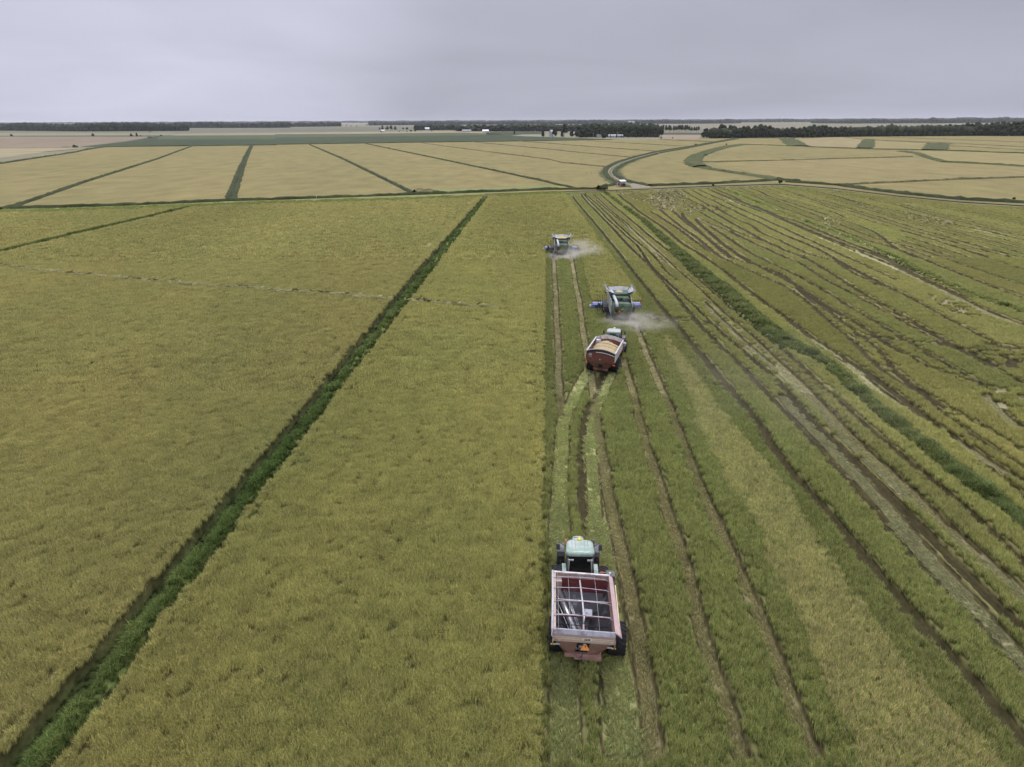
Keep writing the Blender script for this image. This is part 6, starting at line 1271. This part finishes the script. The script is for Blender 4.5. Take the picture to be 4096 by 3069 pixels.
# middle row behind the green field and the row between farm and wood
mtop = [(1660, 502), (1690, 501), (1760, 504), (1815, 507), (1850, 504), (1880, 499.5), (1900, 498.5), (1950, 501), (2000, 499.5), (2030, 501), (2070, 499), (2110, 500), (2150, 500), (2200, 501), (2260, 502), (2330, 500)]
for i in range(62):
    p_ = 1664+(2335-1664)*i/61+random.uniform(-4, 4); f_ = 521 if p_ < 1820 else 526
    if 1650 < p_: x, y = gp1(p_, f_-random.uniform(0, 2.5)); tree(x, y, px_h(p_, float(np.interp(p_, *zip(*mtop)))+random.uniform(0, 4), x, y), label='dark tree in the long row behind the green field left of the farm', group='trees of the long middle row', wide=2.0)
for i in range(26):
    p_ = 2560+(2795-2560)*i/25+random.uniform(-3, 3); x, y = gp1(p_, 530)
    tree(x, y, px_h(p_, (501 if p_ < 2760 else 505)+random.uniform(-1, 5), x, y), kind=PROTO[4:]+PINE, label='slender tree in the open row between farm and right wood', group='trees between farm and wood', wide=1.15)
# clumps and single trees further left
for p_, f_, t_, w_, lb in ((1518, 520, 510, 1, 'left small tree of the dark pair beyond the green field'), (1530, 520, 503.5, 1, 'taller tree of the dark pair beyond the green field'), (1549, 520, 505, 1.3, 'left tree of the wide dark clump'), (1565, 520, 504, 1.4, 'middle tree of the wide dark clump'), (1581, 520, 506, 1.3, 'right tree of the wide dark clump'),
        (1613, 519, 512, 1.2, 'left tree of the small clump before the long row'), (1628, 519, 509.5, 1.4, 'right tree of the small clump before the long row'), (1468, 506, 496.5, 1, 'small distant tree standing alone near the horizon'), (1404, 508, 502, 1, 'left small tree of a distant pair'), (1426, 507.5, 502.5, 1.2, 'right small tree of a distant pair'),
        (1386, 508, 499, .7, 'slim distant tree right of the far wood'), (47, 547, 538, 1.2, 'lone leaning bush on the far left field edge'), (373, 547, 535.5, .9, 'single round tree in the far left fields'), (526, 547, 534, 1.1, 'left tree of the dark pair in the left fields'), (548, 546.5, 532, 1.1, 'right tree of the dark pair in the left fields'), (562, 547, 541, .7, 'tiny bush right of the dark pair'),
        (600, 512+18, 526, 1.5, 'low bush in the pale strip before the left wood'), (645, 545.5, 540, 1.5, 'low dark bush at the tip of the green field'), (1525, 530, 524.5, 1, 'small bush on the tan strip beneath the dark pair'), (1597, 529, 524.5, 1, 'lone small bush on the tan strip'), (1628, 529, 524.5, 1, 'bush left of the pair on the tan strip'), (1644, 528.5, 521, 1.3, 'larger bush of the pair on the tan strip'), (1661, 528.5, 520, 1, 'bush right of the larger bush on the tan strip'), (1684, 527, 524, .8, 'tiny bush right of the tan strip bushes'),
        (1727, 527, 523.5, 1.5, 'flat bush clump on the tan strip near the house'), (3196, 552, 514, .8, 'slim tree between two clumps of the right wood')):
    x, y = gp1(p_, f_); h = px_h(p_, t_, x, y); tree(x, y, max(2.0, h), kind=None if h > 6 else BUSH, label=lb, wide=w_, name='broadleaf_tree' if h > 6 else 'bush', cat='tree' if h > 6 else 'bush')
for p_, f_, hh, lb in ((2404, 763, 1.4, 'dark bush at the head of the green levee left of the pump'), (2417, 763, 1.2, 'second dark bush at the head of the green levee'), (2852, 746, 1.0, 'dark bush at the head of the right hand levee'), (4055, 801, .9, 'dark bush beside the pale track at the right edge'), (3120, 735, 1.5, 'small bush on the bank before the long pale track'), (2645, 556.5, 2.5, 'low bush on the farm field edge'), (2690, 555, 1.8, 'tiny bush right of the farm grove'), (2905, 581, 1.6, 'small bush beside the broad green levee')):
    x, y = gp1(p_, f_); tree(x, y, hh, kind=BUSH, label=lb, name='bush', cat='bush', wide=1.3)

# far woods that read as one mass: many overlapping crowns per belt
def belt(txt, tops, hvar, label, spacing=9., rows=3, z=0):
    p = line(txt, 0); g = np.random.default_rng(len(label)); seg = np.r_[0, np.cumsum(np.hypot(*np.diff(p, axis=0).T))]; n = int(seg[-1]/spacing); V = []; F = []; vc = []
    base = [(0, 0)]
    m, q = 7, 4; t = np.pi*np.arange(q+1)/q; ph = 2*np.pi*np.arange(m)/m
    ux = (np.sin(t)[:, None]*np.cos(ph)).ravel(); uy = (np.sin(t)[:, None]*np.sin(ph)).ravel(); uz = np.repeat(np.cos(t), m)
    f0 = np.array([(i*m+j, (i+1)*m+j, (i+1)*m+(j+1) % m, i*m+(j+1) % m) for i in range(q) for j in range(m)])
    k = 0
    for row in range(rows):
        for i in range(n):
            s = seg[-1]*(i+g.uniform(-.4, .4))/n; x = np.interp(s, seg, p[:, 0]); y = np.interp(s, seg, p[:, 1]); d = math.hypot(x, y); off = row*spacing*1.3+g.uniform(-4, 4)
            h = max(4, tops*(1+hvar*g.normal()*.5+.10*math.sin(s*.011+len(label)))); r = spacing*g.uniform(.6, 1.0); x *= 1+off/d; y *= 1+off/d
            for zc, rr, hh in ((h*.62, r, h*.40), (h*.28, r*.9, h*.34)):
                nn = 1+.16*g.normal(0, 1, ux.shape); V.append(np.stack([x+ux*rr*nn, y+uy*rr*nn, zc+uz*hh*nn], 1)); F.append(f0+k); k += len(ux); vc.append(np.full(len(ux), g.uniform(.6, 1.5)))
    vc = np.concatenate(vc); me = mesh_np('tree_belt', np.concatenate(V), np.concatenate(F), M_LEAF, attrs={'vc': ('FLOAT_COLOR', np.stack([vc, vc, vc, np.ones_like(vc)], 1))})
    o = bpy.data.objects.new('tree_belt', me); link(o); return setp(o, label, 'woods', kind='stuff')
belt('s -500,522 0,522.5 350,525.5 760,523.5', 23.5, .10, 'long dark wood on the left horizon', 12, 5)
belt('s 700,512 1100,511.5 1160,510.5', 25, .10, 'thinner far wood continuing right of the left wood', 16, 3)
belt('s 1140,508 1370,506', 22, .12, 'last part of the far left wood', 18, 2)
belt('s 1480,502 1660,500.5 1900,499 2220,498', 24, .12, 'bluish wood on the centre horizon', 22, 2)
belt('s 2150,498 2500,496 2900,494.5 2960,493', 27, .12, 'bluish wood on the horizon above the farm', 22, 3)
belt('s 2960,490 3300,488.5', 30, .15, 'faint wood on the horizon right of centre', 30, 2)
belt('s 3250,493 3400,494.5 3750,493', 26, .10, 'blue grey wood beyond the right plain', 20, 4)
belt('s 3720,494 4300,487', 30, .16, 'scattered blue grey trees on the right horizon', 26, 2)
belt('s -600,497 600,494.5 2000,489.5 3300,483.5 4700,477', 34, .10, 'pale line of woods along the whole horizon', 55, 2)
belt('s 1664,520.5 1830,520 1835,525 2335,524.5', 15, .16, 'inner mass of the long middle tree row', 10, 3)
belt('s 2325,548 2500,547 2640,549', 19, .14, 'inner mass of the farmyard grove', 8, 3)
belt('s 2850,553 3100,549 4300,541', 15, .12, 'inner mass of the wood on the right', 9, 2)

# ---------------------------------------------------------------- farm buildings, poles, cars
M_WALLW = mk('white_siding', (.44, .44, .46), .6, var=.05, scale=1); M_ROOFG = mk('grey_roof', (.34, .34, .36), .6, var=.1, scale=1); M_TIN = mk('tin_roof', (.62, .63, .66), .4, .3, var=.1, scale=1)
M_BARNW = mk('grey_barn', (.36, .36, .40), .6, var=.08, scale=1); M_WIN = mk('window_dark', (.03, .035, .04), .2, var=.2); M_WOOD = mk('pole_wood', (.34, .30, .27), .9, var=.15)
def house(label, px_, py_, w, d, hw, hr, wall, roof, yaw=0, name='house', wins=3):
    x, y = gp1(px_, py_); t = thing(name, label, 'house' if name == 'house' else 'shed', (x, y, 0), (0, 0, yaw))
    m = MB(); m.prism([(-d/2, 0), (-d/2, hw), (0, hw+hr), (d/2, hw), (d/2, 0)], 'x', -w/2, w/2); wl_o = m.build('wall', wall, t)
    m = MB(); e = .5
    for sy in (-1, 1): m.hull([(-w/2-e, sy*(d/2+e), hw-e*hr/(d/2)), (w/2+e, sy*(d/2+e), hw-e*hr/(d/2)), (w/2+e, 0, hw+hr), (-w/2-e, 0, hw+hr)], [(-w/2-e, sy*(d/2+e), hw+.25-e*hr/(d/2)), (w/2+e, sy*(d/2+e), hw+.25-e*hr/(d/2)), (w/2+e, 0, hw+hr+.25), (-w/2-e, 0, hw+hr+.25)])
    m.build('roof', roof, t)
    for k in range(wins):
        m = MB(); m.box(((k+.5)/wins*w*.9-w*.45, -d/2-.03, hw*.55), (1.3, .08, 1.3)); m.build('window', M_WIN, t)
    m = MB(); m.box((w*.08, -d/2-.04, 1.05), (1.0, .1, 2.1)); m.build('door', M_WIN, t)
    return t
house('white farmhouse with pale roof before the long middle row', 1942, 530.5, 15, 9, 3.6, 3.2, M_WALLW, M_TIN, .1)
house('long low pale house left of the white farmhouse', 1867, 527.5, 24, 9, 3.0, 2.4, M_WALLW, M_ROOFG, -.1, wins=4)
house('small white shed on the tan strip', 1532, 526.5, 9, 6, 2.5, 1.5, M_WALLW, M_TIN, .2, wins=1)
house('small white shed in front of the long tree row', 1709, 521, 14, 8, 5, 3, M_WALLW, M_TIN, .1, name='shed', wins=2)
house('tall narrow grey shed with white gable between farm trees', 2205, 546.5, 5.5, 6, 8.5, 3.2, M_BARNW, M_WALLW, .6, name='shed', wins=1)
house('low farmhouse partly hidden under the grove', 2295, 541, 12, 7, 2.8, 2, M_WALLW, M_ROOFG, .1)
house('pale bungalow behind the white van under the grove', 2448, 549.5, 13, 7, 2.8, 1.8, M_WALLW, M_ROOFG, .05)
house('long pale shed under the grove right of the bungalow', 2480, 549.5, 11, 7, 2.8, 1.6, M_BARNW, M_ROOFG, -.05, name='shed')
for k in range(5):
    x, y = gp1(2517+4.4*k, 497.0); t = thing('grain_bin', 'round pale grain bin in a row on the far horizon above the farm', 'grain bin', (x, y, 0), group='grain bins on the horizon')
    m = MB(); m.lathe([(0, 7.5), (17, 7.5)], (0, 0, 0), 'z', 16); m.build('bin_wall', M_WALLW, t); m = MB(); m.lathe([(16.8, 7.9), (21.5, .6), (22.2, .4), (22.2, .001)], (0, 0, 0), 'z', 16); m.build('bin_roof', M_WALLW, t)
for k, (p_, f_, t_) in enumerate(((2141, 537, 523), (2373, 549.5, 531), (2470, 550, 528.5), (2387, 549, 534), (2478, 553, 540), (1916, 528, 517))):
    x, y = gp1(p_, f_); h = px_h(p_, t_, x, y); t = thing('utility_pole', ('bare wooden pole in the green field left of the farm', 'wooden pole left of the white van', 'tall wooden pole in front of the bungalow', 'second wooden pole behind the white van', 'short wooden pole at the farm lane', 'wooden pole by the white farmhouse')[k], 'pole', (x, y, 0))
    m = MB(); m.tube([(0, 0, 0), (0, 0, h)], .32, 6); m.build('shaft', M_WOOD, t); m = MB(); m.box((0, 0, h-1), (3.0, .25, .25)); m.build('crossarm', M_WOOD, t)
def van(label, p_, f_, yaw, L=6.0, H_=2.5):
    x, y = gp1(p_, f_); t = thing('parked_van', label, 'van', (x, y, 0), (0, 0, yaw)); m = MB()
    m.prism([(-L/2, .5), (-L/2, H_*.95), (-L/2+.2, H_), (L*.18, H_), (L*.32, H_*.62), (L/2-.1, H_*.52), (L/2, .5)], 'x', -1.1, 1.1); b = m.build('body', M_WALLW, t, .05)
    for c in t.children: c.rotation_euler = (0, 0, pi/2)
    m = MB(); m.prism([(L*.18, H_*.95), (L*.31, H_*.64), (L*.0, H_*.64), (L*.0, H_*.95)], 'x', -1.12, 1.12); w = m.build('window', M_WIN, t); w.rotation_euler = (0, 0, pi/2)
    for sx in (-1, 1):
        for yy in (-L*.3, L*.3): m = MB(); m.lathe([(-.15, .001), (-.15, .42), (.15, .42), (.15, .001)], (sx*1.0, yy, .42), 'x', 14); w = m.build('wheel', M_RUB, t); w.rotation_euler = (0, 0, pi/2)
    return t
van('large white van parked in front of the farm grove', 2403, 550.3, pi, 13.5, 5.2); van('smaller white car parked before the bungalow', 2457, 549.8, 0, 7, 2.4)

# pump station by the cross ditch
x, y = gp1(2491, 747); t = thing('pump_shelter', 'red pump engine under a white tin roof beside the cross ditch', 'pump shelter', (x, y, 0), (0, 0, .35))
m = MB(); m.hull([(-1.7, -1.0, 2.35), (1.25, -1.0, 2.35), (1.25, .9, 2.9), (-1.7, .9, 2.9)], [(-1.7, -1.0, 2.43), (1.25, -1.0, 2.43), (1.25, .9, 2.98), (-1.7, .9, 2.98)]); m.build('roof', M_TIN, t)
m = MB(); m.hull([(1.25, -1.0, 2.36), (2.6, -.6, 1.75), (2.6, .8, 2.0), (1.25, .9, 2.86)], [(1.25, -1.0, 2.42), (2.6, -.6, 1.85), (2.6, .8, 2.1), (1.25, .9, 2.92)]); m.build('side_flap', M_BLK, t)
m = MB()
for px_, py_ in ((-1.5, -.8), (1.1, -.8), (1.1, .7), (-1.5, .7)): m.tube([(px_, py_, 0), (px_, py_, 2.6)], .05, 5)
m.box((-.2, -.75, 1.9), (2.7, .05, .8)); m.build('frame', M_SHIELD, t)
m = MB(); m.box((.2, 0, .95), (1.5, .9, .9)); m.lathe([(-.3, .35), (.3, .35)], (.9, 0, .9), 'x', 14); m.box((.2, 0, .35), (2.0, 1.0, .2)); m.build('engine', M_BLK, t)
m = MB(); m.box((-.6, -.55, .8), (.5, .5, .9)); m.build('engine_guard', M_RED2, t)
m = MB(); m.tube([(1.3, .2, 1.0), (1.6, .3, 2.9)], .06, 6); m.build('exhaust', M_WHITE, t)
x2, y2 = gp1(2475, 747); t = thing('fuel_tank', 'rusty cylindrical fuel tank with a white patch left of the pump', 'fuel tank', (x2, y2, 0), (0, 0, .2))
m = MB(); m.lathe([(-1.1, .001), (-1.1, .62), (1.1, .62), (1.1, .001)], (0, 0, 1.35), 'x', 18); m.build('drum', mk('rust', (.20, .10, .075), .8, var=.2), t)
m = MB(); m.box((.55, -.64, 1.3), (.7, .05, .8)); m.build('patch', M_WHITE, t)
m = MB()
for a in (-.8, .8): m.box((a, 0, .4), (.12, .9, .8))
m.build('stand', M_SHIELD, t)
x3, y3 = gp1(2468, 749); m = MB(); m.tube([(0, 0, -.1), (0, 0, .9), (.05, .1, 1.3), (.35, .5, 1.55)], .09, 7); o = m.build('discharge_pipe', M_WHITE); o.location = (x3, y3, 0); setp(o, 'white bent discharge pipe at the left end of the fuel tank', 'pipe')
x3, y3 = gp1(2459, 756); m = MB(); m.tube([(0, 0, -.1), (0, 0, .75)], .07, 6); o = m.build('marker_post', M_WHITE); o.location = (x3, y3, 0); setp(o, 'short white marker post on the ditch bank', 'post')
x3, y3 = gp1(2466, 758); m = MB(); m.blob((0, 0, .15), (.65, .5, .45)); o = m.build('sack', M_WHITE); o.location = (x3, y3, 0); setp(o, 'white bundle lying on the ditch bank below the pump', 'sack')
x3, y3 = gp1(1267, 797); m = MB(); m.tube([(0, 0, 0), (-.1, 0, 1.5)], .10, 6); o = m.build('riser_pipe', M_WHITE); o.location = (x3, y3, 0); setp(o, 'white upright riser pipe on the cross ditch left of centre', 'pipe')
x3, y3 = gp1(2783, 581); t = thing('well_engine', 'small dark well engine with white cover beside the curved farm road', 'engine', (x3, y3, 0)); m = MB(); m.box((0, 0, .9), (2.6, 1.6, 1.3)); m.tube([(-1.2, 0, 0), (-1.2, 0, 1.6)], .2, 6); m.build('motor', M_BLK, t, .05); m = MB(); m.hull([(-.1, -.6, 1.55), (.9, -.6, 1.55), (.9, .6, 1.55), (-.1, .6, 1.55)], [(.2, -.4, 2.7), (.7, -.4, 2.7), (.7, .4, 2.7), (.2, .4, 2.7)]); m.build('cover', M_WHITE, t, .05)
x3, y3 = gp1(600, 551); t = thing('disc_plough', 'rusty field implement left at the tip of the green field', 'implement', (x3, y3, 0)); m = MB(); m.box((0, 0, 1.0), (9, 1.0, .4)); 
for k in range(7): m.lathe([(-.2, .001), (-.2, .9), (.2, .9), (.2, .001)], (-3.9+1.3*k, 0, .9), 'x', 10)
m.build('disc_gang', M_BLK, t); m = MB(); m.tube([(0, 0, 1), (0, 3, .7)], .12, 5); m.build('hitch', M_BLK, t)

# far tractor working the tan field on the left: a copy of the near one, side on
def copy_tree(o, parent=None):
    c = o.copy(); COL.objects.link(c); c.parent = parent
    for ch in list(o.children): copy_tree(ch, c)
    return c
tr3 = copy_tree(tr2); tr3['label'] = 'small green tractor seen side on, working the tan field on the far left'; del tr3['group']
x, y = gp1(296, 590.5); tr3.location = (x, y, 0); tr3.rotation_euler = (0, 0, -pi/2+.12); tr3.scale = (1.15, 1.15, 1.15)
t = thing('field_cultivator', 'wide dark cultivator trailing left behind the far tractor', 'cultivator', (x-9, y+1, 0), (0, 0, .12)); m = MB()
m.box((-2, 0, .9), (8, .3, .2)); m.box((-2, 1.2, .9), (8, .3, .2)); m.box((4, .6, .8), (5, .2, .2)); m.build('frame', M_BLK, t)
for k in range(6): m = MB(); m.tube([(-5.5+1.3*k, .6, .9), (-5.8+1.3*k, .6, .0)], .12, 5); m.build('tine', M_BLK, t)

# ---------------------------------------------------------------- dust behind the combines
def dust(label, parts, dens, col=(1.0, .95, .84)):
    m = bpy.data.materials.new('dust'); m.use_nodes = True; n, l = nt(m); n.remove(n['Principled BSDF'])
    v = n.new('ShaderNodeVolumePrincipled'); v.inputs['Color'].default_value = (*col, 1); v.inputs['Anisotropy'].default_value = .1
    tc = n.new('ShaderNodeTexCoord'); no = n.new('ShaderNodeTexNoise'); no.inputs['Scale'].default_value = 1.7; no.inputs['Detail'].default_value = 4; l.new(tc.outputs['Object'], no.inputs['Vector'])
    ln = n.new('ShaderNodeVectorMath'); ln.operation = 'LENGTH'; l.new(tc.outputs['Object'], ln.inputs[0])
    fo = n.new('ShaderNodeMapRange'); fo.interpolation_type = 'SMOOTHSTEP'; fo.inputs['From Min'].default_value = 1.0; fo.inputs['From Max'].default_value = .25; fo.inputs['To Min'].default_value = 0; fo.inputs['To Max'].default_value = 1; l.new(ln.outputs['Value'], fo.inputs['Value'])
    nr = n.new('ShaderNodeMapRange'); nr.inputs['From Min'].default_value = .42; nr.inputs['From Max'].default_value = .68; l.new(no.outputs['Fac'], nr.inputs['Value'])
    mu = n.new('ShaderNodeMath'); mu.operation = 'MULTIPLY'; l.new(fo.outputs[0], mu.inputs[0]); l.new(nr.outputs[0], mu.inputs[1])
    m2 = n.new('ShaderNodeMath'); m2.operation = 'MULTIPLY'; l.new(mu.outputs[0], m2.inputs[0]); m2.inputs[1].default_value = dens; l.new(m2.outputs[0], v.inputs['Density'])
    l.new(v.outputs[0], n['Material Output'].inputs['Volume']); return m
def cloud(label, loc, size, dens, yaw=0):
    m = MB(); m.blob((0, 0, 0), (2, 2, 2), 20, 12); o = m.build('dust_cloud', dust('', None, dens)); o.location = loc; o.scale = size; o.rotation_euler = (0, 0, yaw)
    return setp(o, label, 'dust', kind='stuff')
def rel(o, v): q = Matrix.Rotation(o.rotation_euler.z, 4, 'Z') @ Vector(v)+o.location; return tuple(q)
cloud('tan chaff dust billowing from the rear of the nearer combine', rel(cb1, (.5, -6.6, .9)), (4.8, 3.6, 1.7), .75)
cloud('thinner dust drifting right behind the nearer combine', rel(cb1, (2.6, -8.6, 1.2)), (6.0, 5.8, 2.2), .2)
cloud('tan chaff dust behind the farther combine', rel(cb2, (.5, -6.4, 1.0)), (4.8, 4.6, 1.9), .65)
cloud('dust drifting right of the farther combine', rel(cb2, (3.9, -3.5, 1.8)), (6.2, 8.5, 3.0), .22)
# thin dust veil hanging over the stubble right of the machines
cloud('faint veil of dust over the stubble right of the carts', (28, 72, 1.6), (17, 26, 1.8), .022, -.3)

# ---------------------------------------------------------------- air
m = bpy.data.materials.new('haze_air'); m.use_nodes = True; n, l = nt(m); n.remove(n['Principled BSDF'])
v = n.new('ShaderNodeVolumePrincipled'); v.inputs['Color'].default_value = (.86, .88, 1.0, 1); v.inputs['Density'].default_value = HAZE = 3.2e-5; v.inputs['Anisotropy'].default_value = .2
l.new(v.outputs[0], n['Material Output'].inputs['Volume'])
mb = MB(); mb.box((0, 4750, 29), (22400, 13900, 61)); o = mb.build('haze', m); setp(o, kind='stuff')
